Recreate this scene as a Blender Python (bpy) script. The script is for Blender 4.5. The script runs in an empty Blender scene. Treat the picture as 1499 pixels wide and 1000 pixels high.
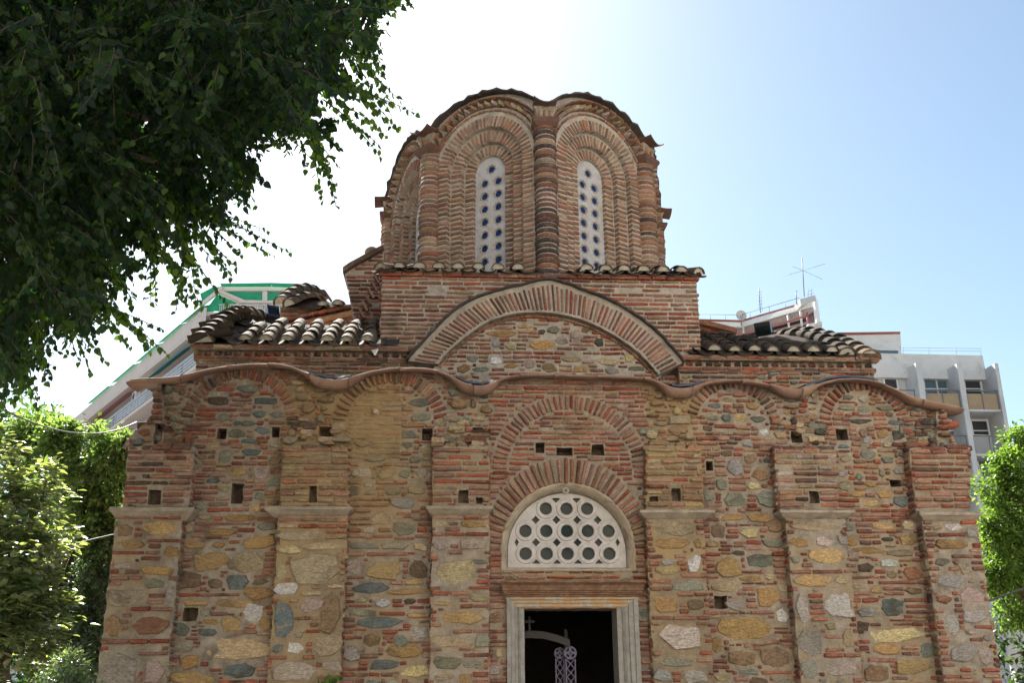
import bpy, math, random
import numpy as np
from mathutils import Vector, Matrix, noise
from mathutils.geometry import delaunay_2d_cdt

random.seed(7)
RNG = np.random.default_rng(7)
R = math.radians
SC = bpy.context.scene
COL = SC.collection

# ------------------------------------------------------------------ camera
CAM_LOC = Vector((0.0, -12.0, 1.6))
F_PX, PITCH, YAW, ROLL = 1500.0, R(19.2), R(3.2), R(-0.4)
_r0 = Vector((math.cos(YAW), -math.sin(YAW), 0)); _f0 = Vector((math.sin(YAW), math.cos(YAW), 0))
_fw = _f0 * math.cos(PITCH) + Vector((0, 0, math.sin(PITCH)))
_up = -_f0 * math.sin(PITCH) + Vector((0, 0, math.cos(PITCH)))
_ex = _r0 * math.cos(ROLL) + _up * math.sin(ROLL)
_ey = -_r0 * math.sin(ROLL) + _up * math.cos(ROLL)
cam_d = bpy.data.cameras.new("camera"); cam = bpy.data.objects.new("camera", cam_d); COL.objects.link(cam)
cam_d.sensor_width = 36.0; cam_d.sensor_fit = 'HORIZONTAL'; cam_d.lens = 36.0 * F_PX / 1499.0
cam_d.clip_start = 0.1; cam_d.clip_end = 3000
cam.matrix_world = Matrix(((_ex.x, _ey.x, -_fw.x, CAM_LOC.x), (_ex.y, _ey.y, -_fw.y, CAM_LOC.y),
                           (_ex.z, _ey.z, -_fw.z, CAM_LOC.z), (0, 0, 0, 1)))
SC.camera = cam

# ------------------------------------------------------------------ world, sun, exposure
SUN_EL, SUN_AZ = 45.0, -20.0          # azimuth clockwise from +Y (seen from above)
w = bpy.data.worlds.new("World"); SC.world = w; w.use_nodes = True
nt = w.node_tree; nt.nodes.clear()
sky = nt.nodes.new("ShaderNodeTexSky"); sky.sky_type = 'NISHITA'; sky.sun_disc = False
sky.sun_elevation = R(SUN_EL); sky.sun_rotation = R(SUN_AZ); sky.altitude = 10
sky.air_density = 1.0; sky.dust_density = 1.05; sky.ozone_density = 0.6
bg = nt.nodes.new("ShaderNodeBackground"); bg.inputs[1].default_value = 0.05
wo = nt.nodes.new("ShaderNodeOutputWorld")
tn = nt.nodes.new("ShaderNodeMix"); tn.data_type = 'RGBA'; tn.blend_type = 'MULTIPLY'; tn.inputs[0].default_value = 1; tn.inputs[7].default_value = (0.97, 1.02, 0.95, 1)
nt.links.new(sky.outputs[0], tn.inputs[6]); nt.links.new(tn.outputs[2], bg.inputs[0]); nt.links.new(bg.outputs[0], wo.inputs[0])
sl = bpy.data.lights.new("sun", 'SUN'); sl.energy = 5.0; sl.angle = R(0.5); sl.color = (1.0, 0.95, 0.87)
so = bpy.data.objects.new("sun", sl); COL.objects.link(so)
_sd = Vector((math.sin(R(SUN_AZ)) * math.cos(R(SUN_EL)), math.cos(R(SUN_AZ)) * math.cos(R(SUN_EL)), math.sin(R(SUN_EL))))
so.rotation_euler = _sd.to_track_quat('Z', 'Y').to_euler(); so.location = (0, 0, 30)
SC.view_settings.view_transform = 'Standard'; SC.view_settings.look = 'None'
SC.view_settings.exposure = 2.0; SC.view_settings.gamma = 1.0
SC.render.engine = 'CYCLES'
SC.cycles.max_bounces = 6; SC.cycles.diffuse_bounces = 4; SC.cycles.glossy_bounces = 2
SC.cycles.transmission_bounces = 3; SC.cycles.transparent_max_bounces = 6
SC.cycles.sample_clamp_indirect = 6.0

# ------------------------------------------------------------------ measuring helpers
def ray(px, py):
    x, y = (px - 749.5) / F_PX, -(py - 500.0) / F_PX
    return _ex * x + _ey * y + _fw
def at(px, py, Y):                      # point on the plane y = Y
    d = ray(px, py); t = (Y - CAM_LOC.y) / d.y
    return CAM_LOC + d * t
def atd(px, py, dist):                  # point at a horizontal distance
    d = ray(px, py); t = dist / math.hypot(d.x, d.y)
    return CAM_LOC + d * t
def uv(px, py, Y=0.0):
    p = at(px, py, Y); return (p.x, p.z)
def proj(P):                            # world -> photo pixel (vectorised)
    P = np.atleast_2d(np.asarray(P, float)) - np.array(CAM_LOC)
    a = P @ np.array(_ex); b = P @ np.array(_ey); c = P @ np.array(_fw)
    c = np.where(c < 0.05, 0.05, c)
    return 749.5 + F_PX * a / c, 500.0 - F_PX * b / c

# ------------------------------------------------------------------ materials
MATS = {}
def _bs(name):
    m = bpy.data.materials.new(name); m.use_nodes = True
    n = m.node_tree; b = n.nodes["Principled BSDF"]; MATS[name] = m
    return m, n, b
def N(n, t, **k):
    o = n.nodes.new(t)
    for a, v in k.items(): setattr(o, a, v)
    return o
def mixc(n, f, a, b, mode='MIX'):
    m = N(n, "ShaderNodeMix", data_type='RGBA', blend_type=mode)
    for s, v in ((0, f), (6, a), (7, b)):
        if hasattr(v, 'links') or hasattr(v, 'is_output'): n.links.new(v, m.inputs[s])
        elif isinstance(v, (int, float)): m.inputs[s].default_value = v
        else: m.inputs[s].default_value = (*v, 1)
    return m.outputs[2]
def noise_n(n, scale, detail=4, rough=0.55, vec=None, dist=0.0):
    t = N(n, "ShaderNodeTexNoise"); t.inputs["Scale"].default_value = scale
    t.inputs["Detail"].default_value = detail; t.inputs["Roughness"].default_value = rough
    t.inputs["Distortion"].default_value = dist
    if vec is not None: n.links.new(vec, t.inputs["Vector"])
    return t.outputs[0]
def ramp(n, src, lo, hi, a=0.0, b=1.0):
    r = N(n, "ShaderNodeMapRange"); r.inputs[1].default_value = lo; r.inputs[2].default_value = hi
    r.inputs[3].default_value = a; r.inputs[4].default_value = b
    n.links.new(src, r.inputs[0]); return r.outputs[0]
def bump(n, b, h, strength=0.5, dist=0.01, prev=None):
    u = N(n, "ShaderNodeBump"); u.inputs["Strength"].default_value = strength
    u.inputs["Distance"].default_value = dist; n.links.new(h, u.inputs["Height"])
    if prev is not None: n.links.new(prev, u.inputs["Normal"])
    n.links.new(u.outputs[0], b.inputs["Normal"]); return u.outputs[0]
def geo_pos(n):
    g = N(n, "ShaderNodeNewGeometry"); return g.outputs["Position"]
def ochre_wash(n, P, amt):
    """old limewash and iron staining round the second pier and beside the right inner pier"""
    s = N(n, "ShaderNodeSeparateXYZ"); n.links.new(P, s.inputs[0]); out = None
    def mth(op, a, b):
        m = N(n, "ShaderNodeMath", operation=op)
        for i, v in enumerate((a, b)):
            if hasattr(v, 'links'): n.links.new(v, m.inputs[i])
            else: m.inputs[i].default_value = v
        return m.outputs[0]
    nz = mth('MULTIPLY', mth('SUBTRACT', noise_n(n, 2.2, 6, .7, P, .8), .5), 1.1)
    for x0, hw, z0 in ((at(505, 680, 0).x, .92, at(505, 800, 0).z), (at(985, 600, 0).x, .42, at(985, 650, 0).z)):
        dx = mth('ADD', mth('DIVIDE', mth('ABSOLUTE', mth('SUBTRACT', s.outputs[0], x0), 0), hw), nz)
        fx = ramp(n, dx, .55, 1.05, 1, 0); fz = ramp(n, mth('ADD', mth('SUBTRACT', s.outputs[2], z0), mth('MULTIPLY', nz, .7)), -.5, .5, 0, 1)
        fy = ramp(n, s.outputs[1], .8, 1.0, 1, 0); f = mth('MULTIPLY', mth('MULTIPLY', fx, fz), fy)
        out = f if out is None else mth('MAXIMUM', out, f)
    return mth('MULTIPLY', out, amt)
def mat_masonry(name, smear=(0.38, 0.29, 0.20), smear_amt=0.40, stain=0.75, stain_col=(0.06, 0.045, 0.035)):
    m, n, b = _bs(name)
    at_ = N(n, "ShaderNodeAttribute", attribute_name="col"); P = geo_pos(n)
    mp = N(n, "ShaderNodeMapping"); n.links.new(P, mp.inputs[0]); mp.inputs["Scale"].default_value = (1, 1, 2.2)
    mp2 = N(n, "ShaderNodeMapping"); n.links.new(P, mp2.inputs[0]); mp2.inputs["Scale"].default_value = (1, 1, 5); mp2.inputs["Rotation"].default_value = (0, .12, 0)
    mott = N(n, "ShaderNodeMath", operation='MULTIPLY'); n.links.new(ramp(n, noise_n(n, 30, 5, 0.7, mp.outputs[0], 0.6), 0.3, 0.7, 0.45, 1.5), mott.inputs[0]); n.links.new(ramp(n, noise_n(n, 16, 5, 0.7, mp2.outputs[0], 0.9), 0.3, 0.7, 0.65, 1.35), mott.inputs[1]); mott = mott.outputs[0]
    gs = N(n, "ShaderNodeMix", data_type='RGBA', blend_type='MULTIPLY'); gs.inputs[0].default_value = 1
    n.links.new(at_.outputs[0], gs.inputs[6]); cmb = N(n, "ShaderNodeCombineColor")
    for i in range(3): n.links.new(mott, cmb.inputs[i])
    n.links.new(cmb.outputs[0], gs.inputs[7])
    c = gs.outputs[2]
    sm = ramp(n, noise_n(n, 11, 6, 0.7, P, 0.8), 0.50, 0.72, 0.0, smear_amt)
    c = mixc(n, sm, c, smear)
    sp = ramp(n, noise_n(n, 90, 3, 0.6, P), 0.62, 0.72, 0.0, 0.35)
    c = mixc(n, sp, c, (0.5, 0.45, 0.38))
    if name == "masonry": c = mixc(n, ochre_wash(n, P, .5), c, (0.40, 0.27, 0.13))
    st = ramp(n, noise_n(n, 1.7, 6, 0.72, P, 1.0), 0.52, 0.70, 0.0, stain)
    c = mixc(n, st, c, stain_col)
    n.links.new(c, b.inputs["Base Color"]); b.inputs["Roughness"].default_value = 0.92
    b.inputs["Specular IOR Level"].default_value = 0.25
    h1 = noise_n(n, 34, 6, 0.7, mp.outputs[0], 0.5); h2 = noise_n(n, 160, 3, 0.6, P)
    p = bump(n, b, h1, 1.0, 0.02); bump(n, b, h2, 0.6, 0.004, p)
    return m
def mat_mortar(name, c1=(0.56, 0.475, 0.385), c2=(0.25, 0.20, 0.15), c3=(0.45, 0.31, 0.155), c3amt=0.6, stain=0.6):
    m, n, b = _bs(name); P = geo_pos(n)
    c = mixc(n, ramp(n, noise_n(n, 8, 6, 0.7, P), 0.3, 0.7), c1, c2)
    c = mixc(n, ramp(n, noise_n(n, 0.9, 4, 0.6, P, 0.5), 0.45, 0.65, 0, c3amt), c, c3)
    v = N(n, "ShaderNodeTexVoronoi"); v.inputs["Scale"].default_value = 75; n.links.new(P, v.inputs["Vector"])
    peb = ramp(n, v.outputs["Distance"], 0.15, 0.45, 0.55, 0.0)
    vc = N(n, "ShaderNodeHueSaturation"); vc.inputs["Saturation"].default_value = 0.25; vc.inputs["Value"].default_value = 0.55
    n.links.new(v.outputs["Color"], vc.inputs["Color"])
    c = mixc(n, peb, c, vc.outputs[0])
    if name == "mortar": c = mixc(n, ochre_wash(n, P, .75), c, (0.44, 0.30, 0.145))
    c = mixc(n, ramp(n, noise_n(n, 1.5, 6, 0.75, P, 1.0), 0.52, 0.70, 0, stain), c, (0.09, 0.065, 0.045))
    n.links.new(c, b.inputs["Base Color"]); b.inputs["Roughness"].default_value = 0.95
    b.inputs["Specular IOR Level"].default_value = 0.2
    p = bump(n, b, noise_n(n, 24, 6, 0.8, P), 1.0, 0.04); bump(n, b, noise_n(n, 140, 3, 0.7, P), 0.8, 0.006, p)
    return m
def mat_plain(name, col, rough=0.7, var=0.15, scale=6.0, bumpd=0.004, metallic=0.0, col2=None, lo=0.4, hi=0.65, amt=0.6, attr=False, bscale=40, spec=0.4):
    m, n, b = _bs(name); P = geo_pos(n)
    if attr:
        a_ = N(n, "ShaderNodeAttribute", attribute_name="col"); base = a_.outputs[0]
    else: base = col
    d = tuple(x * (1 - var * 2) for x in col) if not attr else (0.05, 0.045, 0.04)
    c = mixc(n, ramp(n, noise_n(n, scale, 6, 0.65, P, 0.4), 0.35, 0.7, 0, var * 2 if attr else 1.0), base, d)
    if col2: c = mixc(n, ramp(n, noise_n(n, scale * 0.45, 6, 0.75, P, 0.8), lo, hi, 0, amt), c, col2)
    n.links.new(c, b.inputs["Base Color"]); b.inputs["Roughness"].default_value = rough
    b.inputs["Metallic"].default_value = metallic; b.inputs["Specular IOR Level"].default_value = spec
    if bumpd: bump(n, b, noise_n(n, bscale, 5, 0.65, P), 0.6, bumpd)
    return m
mat_masonry("masonry"); mat_masonry("masonry_drum", (0.34, 0.28, 0.22), 0.42, 0.35)
mat_masonry("masonry_ochre", (0.42, 0.31, 0.18), 0.8, 0.5)
mat_mortar("mortar"); mat_mortar("mortar_grey", (0.66, 0.59, 0.51), (0.40, 0.34, 0.285), (0.42, 0.35, 0.26), 0.3)
mat_mortar("mortar_ochre", (0.44, 0.34, 0.22), (0.24, 0.175, 0.11), (0.50, 0.35, 0.16), 0.8, 0.6)
mat_plain("eave_clay", (0.36, 0.22, 0.17), 0.85, 0.12, 9, 0.008, col2=(0.17, 0.12, 0.10), lo=.5, hi=.66, amt=0.7, attr=True)
mat_plain("lead", (0.10, 0.11, 0.14), 0.6, 0.25, 8, 0.004)
mat_plain("tile_clay", (0.2, 0.2, 0.2), 0.85, 0.3, 14, 0.006, attr=True, col2=(0.045, 0.042, 0.042), lo=0.46, hi=0.66, amt=0.85, spec=0.06)
mat_plain("clay", (0.15, 0.068, 0.05), 0.85, 0.25, 10, 0.004, col2=(0.12, 0.08, 0.06))
mat_plain("mouth_mortar", (0.50, 0.455, 0.38), 0.9, 0.2, 20, 0.006, spec=0.05); mat_plain("old_slate", (0.085, 0.065, 0.055), 0.9, 0.3, 12, 0.006, col2=(0.25, 0.22, 0.18), lo=0.55, hi=0.7)
mat_plain("impost_stone", (0.36, 0.30, 0.23), 0.85, 0.2, 9, 0.008, col2=(0.14, 0.11, 0.08), lo=0.5, hi=0.68, amt=0.7)
mat_plain("marble_frame", (0.29, 0.27, 0.245), 0.6, 0.2, 14, 0.004, col2=(0.17, 0.13, 0.10), lo=0.5, hi=0.7, amt=0.6); mat_plain("marble_stained", (0.40, 0.37, 0.32), 0.7, 0.2, 20, 0.006, col2=(0.38, 0.21, 0.08), lo=0.42, hi=0.55, amt=0.9)
mat_plain("marble_rust", (0.25, 0.155, 0.095), 0.8, 0.3, 16, 0.012, col2=(0.15, 0.055, 0.03), lo=0.42, hi=0.6, amt=0.85)
mat_plain("white_plaster", (0.50, 0.465, 0.45), 0.85, 0.12, 9, 0.006, col2=(0.30, 0.26, 0.22), lo=.5, hi=.68, amt=.7)
mat_plain("drum_plaster", (0.46, 0.45, 0.47), 0.85, 0.12, 9, 0.006, col2=(0.30, 0.26, 0.22), lo=0.48, hi=0.68, amt=.8)
mat_plain("reveal_plaster", (0.43, 0.35, 0.26), 0.85, 0.2, 8, 0.01, col2=(0.14, 0.10, 0.07), lo=0.56, hi=0.68, amt=0.9)
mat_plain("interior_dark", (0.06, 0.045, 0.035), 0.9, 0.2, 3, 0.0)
mat_plain("black_metal", (0.018, 0.02, 0.03), 0.35, 0.1, 5, 0.0)
mat_plain("cable_grey", (0.19, 0.19, 0.19), 0.6, 0.1, 3, 0.0)
mat_plain("wood", (0.016, 0.011, 0.008), 0.5, 0.25, 12, 0.002)
mat_plain("bluish_silver", (0.09, 0.08, 0.14), 0.4, 0.15, 30, 0.002, metallic=0.2)
mat_plain("white_metal", (0.75, 0.75, 0.75), 0.4, 0.05, 4, 0.0)
mat_plain("twig", (0.045, 0.04, 0.025), 0.95, 0.2, 8, 0.0); mat_plain("bark", (0.12, 0.085, 0.06), 0.95, 0.3, 8, 0.02)
mat_plain("paving", (0.21, 0.19, 0.165), 0.9, 0.15, 2, 0.006)
mat_plain("cement", (0.085, 0.072, 0.066), 0.95, 0.2, 9, 0.015, col2=(0.06, 0.055, 0.055), lo=0.45, hi=0.65, spec=0.05)
def mat_glass(name, col, rough=0.08):
    m, n, b = _bs(name); b.inputs["Base Color"].default_value = (*col, 1); b.inputs["Roughness"].default_value = rough
    b.inputs["Specular IOR Level"].default_value = 0.18; return m
mat_glass("dark_glass", (0.008, 0.016, 0.014)); mat_glass("blue_glass", (0.012, 0.035, 0.13), 0.2)
mat_glass("window_glass", (0.10, 0.15, 0.19), 0.1)

# ------------------------------------------------------------------ objects
def tag(o, label=None, cat=None, group=None, kind=None):
    if label: o["label"] = label
    if cat: o["category"] = cat
    if group: o["group"] = group
    if kind: o["kind"] = kind
    return o
def empty(name, loc=(0, 0, 0), parent=None):
    o = bpy.data.objects.new(name, None); COL.objects.link(o); o.location = loc
    if parent: setpar(o, parent)
    return o
def world_loc(o):
    l = Vector(o.location); p = o.parent
    while p: l += Vector(p.location); p = p.parent
    return l
def setpar(o, p):
    o.parent = p; o.location = Vector(o.location) - world_loc(p)
class MB:
    """collects world-space geometry, builds one mesh object"""
    def __init__(s): s.v = []; s.f = []; s.c = []; s.m = []; s.sm = []; s.n = 0
    def add(s, verts, faces, col=(1, 1, 1), mi=0, smooth=False):
        b = s.n
        s.v.extend([tuple(p) for p in verts]); s.n += len(verts)
        s.f.extend([tuple(i + b for i in f) for f in faces])
        s.c.extend([col] * len(verts)); s.m.extend([mi] * len(faces)); s.sm.extend([smooth] * len(faces))
    def box(s, lo, hi, col=(1, 1, 1), mi=0, fr=None):
        x0, y0, z0 = lo; x1, y1, z1 = hi
        V = [(x0,y0,z0),(x1,y0,z0),(x1,y1,z0),(x0,y1,z0),(x0,y0,z1),(x1,y0,z1),(x1,y1,z1),(x0,y1,z1)]
        if fr: V = [fr(*p) for p in V]
        s.add(V, [(0,3,2,1),(4,5,6,7),(0,1,5,4),(1,2,6,5),(2,3,7,6),(3,0,4,7)], col, mi)
    def tube(s, pts, r, n=6, col=(1,1,1), mi=0, r1=None, smooth=True):
        pts = [Vector(p) for p in pts]; V = []; K = len(pts)
        for i, p in enumerate(pts):
            t = (pts[min(i+1,K-1)] - pts[max(i-1,0)]).normalized()
            a = t.orthogonal().normalized() if abs(t.z) > 0.99 else t.cross(Vector((0,0,1))).normalized()
            b = t.cross(a); rr = r if r1 is None else r + (r1 - r) * i / max(K-1, 1)
            for j in range(n):
                q = 2*math.pi*j/n; V.append(p + a*math.cos(q)*rr + b*math.sin(q)*rr)
        F = [(i*n+j, i*n+(j+1)%n, (i+1)*n+(j+1)%n, (i+1)*n+j) for i in range(K-1) for j in range(n)]
        F += [tuple(range(n))[::-1], tuple((K-1)*n+j for j in range(n))]
        s.add(V, F, col, mi, smooth)
    def prism(s, poly, w0, w1, fr, col=(1,1,1), mi=0):      # poly in (u,v), extruded from w0 to w1
        n = len(poly)
        V = [fr(u, v, w0) for u, v in poly] + [fr(u, v, w1) for u, v in poly]
        s.add(V, [tuple(range(n))[::-1], tuple(range(n, 2*n))] + [(i, (i+1)%n, n+(i+1)%n, n+i) for i in range(n)], col, mi)
    def build(s, name, mats, parent=None, origin=None):
        if isinstance(mats, str): mats = [mats]
        me = bpy.data.meshes.new(name)
        V = np.array(s.v, float).reshape(-1, 3)
        o = bpy.data.objects.new(name, me)
        org = np.array(origin if origin is not None else (V[:, 0].mean(), V[:, 1].mean(), V[:, 2].min()))
        me.from_pydata((V - org).tolist(), [], s.f)
        for m in mats: me.materials.append(MATS[m])
        me.polygons.foreach_set("material_index", s.m); me.polygons.foreach_set("use_smooth", s.sm)
        a = me.color_attributes.new("col", 'FLOAT_COLOR', 'POINT')
        a.data.foreach_set("color", np.hstack([np.array(s.c, float), np.ones((len(s.c), 1))]).ravel())
        me.update(); COL.objects.link(o); o.location = org.tolist()
        if parent: setpar(o, parent)
        return o
def fixn(o):                                     # consistent outward normals for closed pieces
    import bmesh
    bm = bmesh.new(); bm.from_mesh(o.data); bmesh.ops.recalc_face_normals(bm, faces=bm.faces); bm.to_mesh(o.data); bm.free(); return o

# ------------------------------------------------------------------ masonry: every brick and stone is a raised piece in a mortar bed
PAL = {
 'red': [(.34,.095,.055),(.28,.075,.045),(.34,.15,.10),(.22,.08,.06),(.37,.19,.135),(.30,.10,.06),(.25,.12,.09)],
 'pink': [(.36,.18,.13),(.31,.13,.09),(.40,.22,.16),(.27,.14,.11),(.36,.15,.09)],
 'drum': [(.27,.145,.095),(.31,.165,.10),(.23,.12,.085),(.34,.20,.135),(.25,.15,.105),(.30,.13,.08),(.33,.22,.15)],
 'dark': [(.17,.075,.055),(.12,.065,.05),(.22,.10,.07),(.09,.06,.05)],
 'tan': [(.36,.25,.15),(.33,.21,.13),(.39,.28,.18),(.31,.18,.11),(.35,.17,.10)],
 'ochretan': [(.37,.26,.13),(.34,.22,.11),(.31,.20,.11)],
 'o': [(.40,.26,.115),(.35,.215,.09),(.43,.29,.14),(.38,.23,.10)], 'g': [(.21,.205,.155),(.18,.19,.155),(.24,.23,.175)],
 'b': [(.14,.165,.165),(.18,.20,.195),(.11,.135,.135)], 'w': [(.56,.53,.50),(.62,.60,.58)],
 't': [(.37,.29,.19),(.34,.27,.19),(.40,.31,.19)], 'd': [(.10,.07,.05),(.08,.075,.065)],
 'y': [(.47,.38,.20),(.50,.40,.24)], 'n': [(.25,.16,.09),(.21,.14,.09)], 'p': [(.42,.32,.28),(.40,.33,.29)],
 'e': [(.33,.30,.27),(.29,.28,.27)], 'm': [(.30,.33,.28),(.10,.12,.11)], 'r': [(.27,.10,.065),(.28,.13,.08)],
}
def pcol(k, dv=0.26):
    c = random.choice(PAL[k]); s = 1 + random.uniform(-dv, dv)
    return tuple(min(.9, max(.01, x * s * (1 + random.uniform(-.04, .04)))) for x in c)
def piece(mb, fr, cu, cv, hw, hh, rot=0.0, kind='brick', col=(1,1,1), h=0.02, mi=1, taper=1.0, base=-0.03):
    """raised piece; outline in the (u,v) plane, height along w"""
    ca, sa = math.cos(rot), math.sin(rot); L = []
    if kind == 'brick':
        j = min(0.006, hh * 0.22); k = 2 if hw > 3 * hh else 1
        xs = [-1 + 2 * i / (k + 1) for i in range(k + 2)]
        c = min(0.30 * hh, 0.008)
        for i, x in enumerate(xs): L.append((x * hw + (c if i == 0 else -c if i == k+1 else 0), -hh, 0))
        L.append((hw, -hh + c * 1.3, 0)); L.append((hw, hh - c * 1.3, 0))
        for i, x in enumerate(xs[::-1]): L.append((x * hw + (-c if i == 0 else c if i == k+1 else 0), hh, 0))
        L.append((-hw, hh - c * 1.3, 0)); L.append((-hw, -hh + c * 1.3, 0))
        L = [(x + random.uniform(-j, j), y + random.uniform(-j, j) * .8) for x, y, _ in L]
        if taper != 1.0: L = [(x, y * (1 + (taper - 1) * (x / hw * .5 + .5))) for x, y in L]
        rings = [(0.0, base, 0), (0.0, h * .55, .001), (0.009, h, .003)]
    else:
        nc = random.choice((5, 6, 7, 7, 8)); e = random.choice((3.0, 5.0, 7.0)); C_ = []; p0 = random.uniform(0, 6.28)
        for i in range(nc):
            a = p0 + 2 * math.pi * (i + random.uniform(-.22, .22)) / nc
            r = (abs(math.cos(a))**e + abs(math.sin(a))**e) ** (-1/e) * random.uniform(.80, 1.10)
            C_.append((hw * r * math.cos(a), hh * r * math.sin(a)))
        jj = min(hw, hh) * .05
        for i in range(nc):
            (x0_, y0_), (x1_, y1_) = C_[i], C_[(i+1) % nc]
            for t in (.04, .34, .66, .96): L.append((x0_ + (x1_-x0_)*t + random.uniform(-jj, jj), y0_ + (y1_-y0_)*t + random.uniform(-jj, jj)))
        rings = [(0.0, base, 0), (0.0, h * .45, .001), (min(.008, hh*.2), h * .9, .002), (min(hw, hh) * .5, h * 1.05, .004)]
    n = len(L); V = []; 
    tx, ty = (random.uniform(-.04, .04), random.uniform(-.05, .05)) if kind == 'brick' else (random.uniform(-.10, .10), random.uniform(-.18, .18))
    for ins, wz, jz in rings:
        su, sv = max(0.15, (hw - ins) / hw), max(0.15, (hh - ins) / hh)
        for x, y in L:
            x2, y2 = x * su, y * sv
            V.append(fr(cu + x2 * ca - y2 * sa, cv + x2 * sa + y2 * ca, wz + (tx * x2 + ty * y2 if wz > 0 else 0) + random.uniform(-jz, jz)))
    V.append(fr(cu, cv, rings[-1][1] * 1.03)); K = len(rings)
    Fc = [(r*n+i, r*n+(i+1)%n, (r+1)*n+(i+1)%n, (r+1)*n+i) for r in range(K-1) for i in range(n)]
    Fc += [((K-1)*n+i, (K-1)*n+(i+1)%n, K*n) for i in range(n)]
    mb.add(V, Fc, col, mi, False)

def pip(poly, U, V):                              # vectorised point in polygon
    inside = np.zeros(U.shape, bool); n = len(poly)
    for i in range(n):
        x0, y0 = poly[i]; x1, y1 = poly[(i+1) % n]
        if y0 == y1: continue
        c = ((y0 > V) != (y1 > V)) & (U < (x1 - x0) * (V - y0) / (y1 - y0) + x0)
        inside ^= c
    return inside
G = 0.01
class Layout:
    def __init__(s, poly, holes=(), margin=0.0):
        a = np.array(poly); s.u0, s.v0 = a.min(0) - .02; s.u1, s.v1 = a.max(0) + .02
        nu, nv = int((s.u1 - s.u0) / G) + 1, int((s.v1 - s.v0) / G) + 1
        s.U, s.V = np.meshgrid(s.u0 + (np.arange(nu) + .5) * G, s.v0 + (np.arange(nv) + .5) * G)
        s.free = pip(poly, s.U, s.V); s.P = []
        for h in holes:
            c = np.array(h).mean(0); hp = [tuple(c + (np.array(p) - c) * 1.0 + np.sign(np.array(p) - c) * .012) for p in h]
            s.free &= ~pip(hp, s.U, s.V)
    def block(s, poly): s.free &= ~pip(poly, s.U, s.V)
    def ix(s, u, v): return int((u - s.u0) / G), int((v - s.v0) / G)
    def rect_free(s, u0, v0, u1, v1):
        a, b = s.ix(u0, v0); c, d = s.ix(u1, v1)
        if a < 0 or b < 0 or c >= s.free.shape[1] or d >= s.free.shape[0]: return False
        return bool(s.free[b:d+1, a:c+1].all())
    def frac_free(s, u0, v0, u1, v1):
        a, b = s.ix(u0, v0); c, d = s.ix(u1, v1); a, b = max(a, 0), max(b, 0)
        q = s.free[b:d+1, a:c+1]; return q.mean() if q.size else 0
    def take(s, u, v, hw, hh, gap=.012):
        a, b = s.ix(u - hw - gap, v - hh - gap); c, d = s.ix(u + hw + gap, v + hh + gap)
        s.free[max(b,0):d+1, max(a,0):c+1] = False
    def take_e(s, u, v, hw, hh, gap=.010):        # ellipse-like footprint
        s.free &= ~((np.abs((s.U-u)/(hw+gap))**3 + np.abs((s.V-v)/(hh+gap))**3) < 1)
    def stone(s, u, v, hw, hh, key, h=None, rot=None):
        s.P.append((u, v, hw, hh, random.uniform(-.06, .06) if rot is None else rot, 'stone', pcol(key), h or random.uniform(.010, .022)))
        s.take_e(u, v, hw, hh)
    def hero(s, lst, Y):
        for px, py, hw, hh, k in lst:
            u, v = uv(px, py, Y); sc = (Y + 12) / 12 / 118.0
            if s.frac_free(u - hw*sc*.8, v - hh*sc*.8, u + hw*sc*.8, v + hh*sc*.8) > .75:
                s.stone(u, v, hw * sc * .97, hh * sc * .97 * 1.04, k)
    def stones(s, n, wr, hr, keys, box=None, hk=(.010, .022)):
        u0, v0, u1, v1 = box or (s.u0, s.v0, s.u1, s.v1)
        for _ in range(n):
            hw, hh = random.uniform(*wr), random.uniform(*hr)
            u, v = random.uniform(u0, u1), random.uniform(v0, v1)
            if s.rect_free(u - hw, v - hh, u + hw, v + hh): s.stone(u, v, hw, hh, random.choice(keys), random.uniform(*hk))
    def rows(s, th=(.036, .050), gap=(.026, .04), ln=(.10, .30), keys=('red',), keep=0.92, vg=(.01, .02), minlen=.035, box=None, h=(.010, .022), rot=.02):
        u0, v0, u1, v1 = box or (s.u0, s.v0, s.u1, s.v1)
        v = v0 + random.uniform(.005, .02)
        while v < v1:
            t = random.uniform(*th); a, b = s.ix(u0, v); _, d = s.ix(u0, v + t); a = max(a, 0); b = max(b, 0)
            cend = s.ix(u1, v)[0]
            band = s.free[b:d+1, a:cend+1]
            if band.size == 0: v += t + .03; continue
            ok = band.all(axis=0); i = 0; n = len(ok)
            while i < n:
                if not ok[i]: i += 1; continue
                j = i
                while j < n and ok[j]: j += 1
                ua, ub = s.u0 + (a + i) * G, s.u0 + (a + j) * G; u = ua + random.uniform(.0, .012)
                while ub - u > minlen:
                    L = min(random.uniform(*ln), ub - u - .004)
                    if ub - u - L < minlen + .02: L = ub - u - .004
                    if L > ln[1] * 1.25: L *= .5
                    if random.random() < keep and L > .03:
                        tt = t * random.uniform(.82, 1.06)
                        s.P.append((u + L/2, v + t/2 + random.uniform(-.003, .003), L/2, tt/2, random.uniform(-rot, rot), 'brick', pcol(random.choice(keys)), random.uniform(*h)))
                        s.take(u + L/2, v + t/2, L/2, t/2, .0)
                    u += L + random.uniform(*vg)
                i = j
            v += t + random.uniform(*gap)
    def chips(s, n, keys, box=None):
        u0, v0, u1, v1 = box or (s.u0, s.v0, s.u1, s.v1)
        for _ in range(n):
            hw, hh = random.uniform(.018, .05), random.uniform(.012, .022)
            u, v = random.uniform(u0, u1), random.uniform(v0, v1)
            if s.rect_free(u - hw - .008, v - hh - .008, u + hw + .008, v + hh + .008):
                s.P.append((u, v, hw, hh, random.uniform(-.2, .2), random.choice(('brick', 'stone')), pcol(random.choice(keys)), random.uniform(.008, .018))); s.take(u, v, hw, hh, .006)
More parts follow.
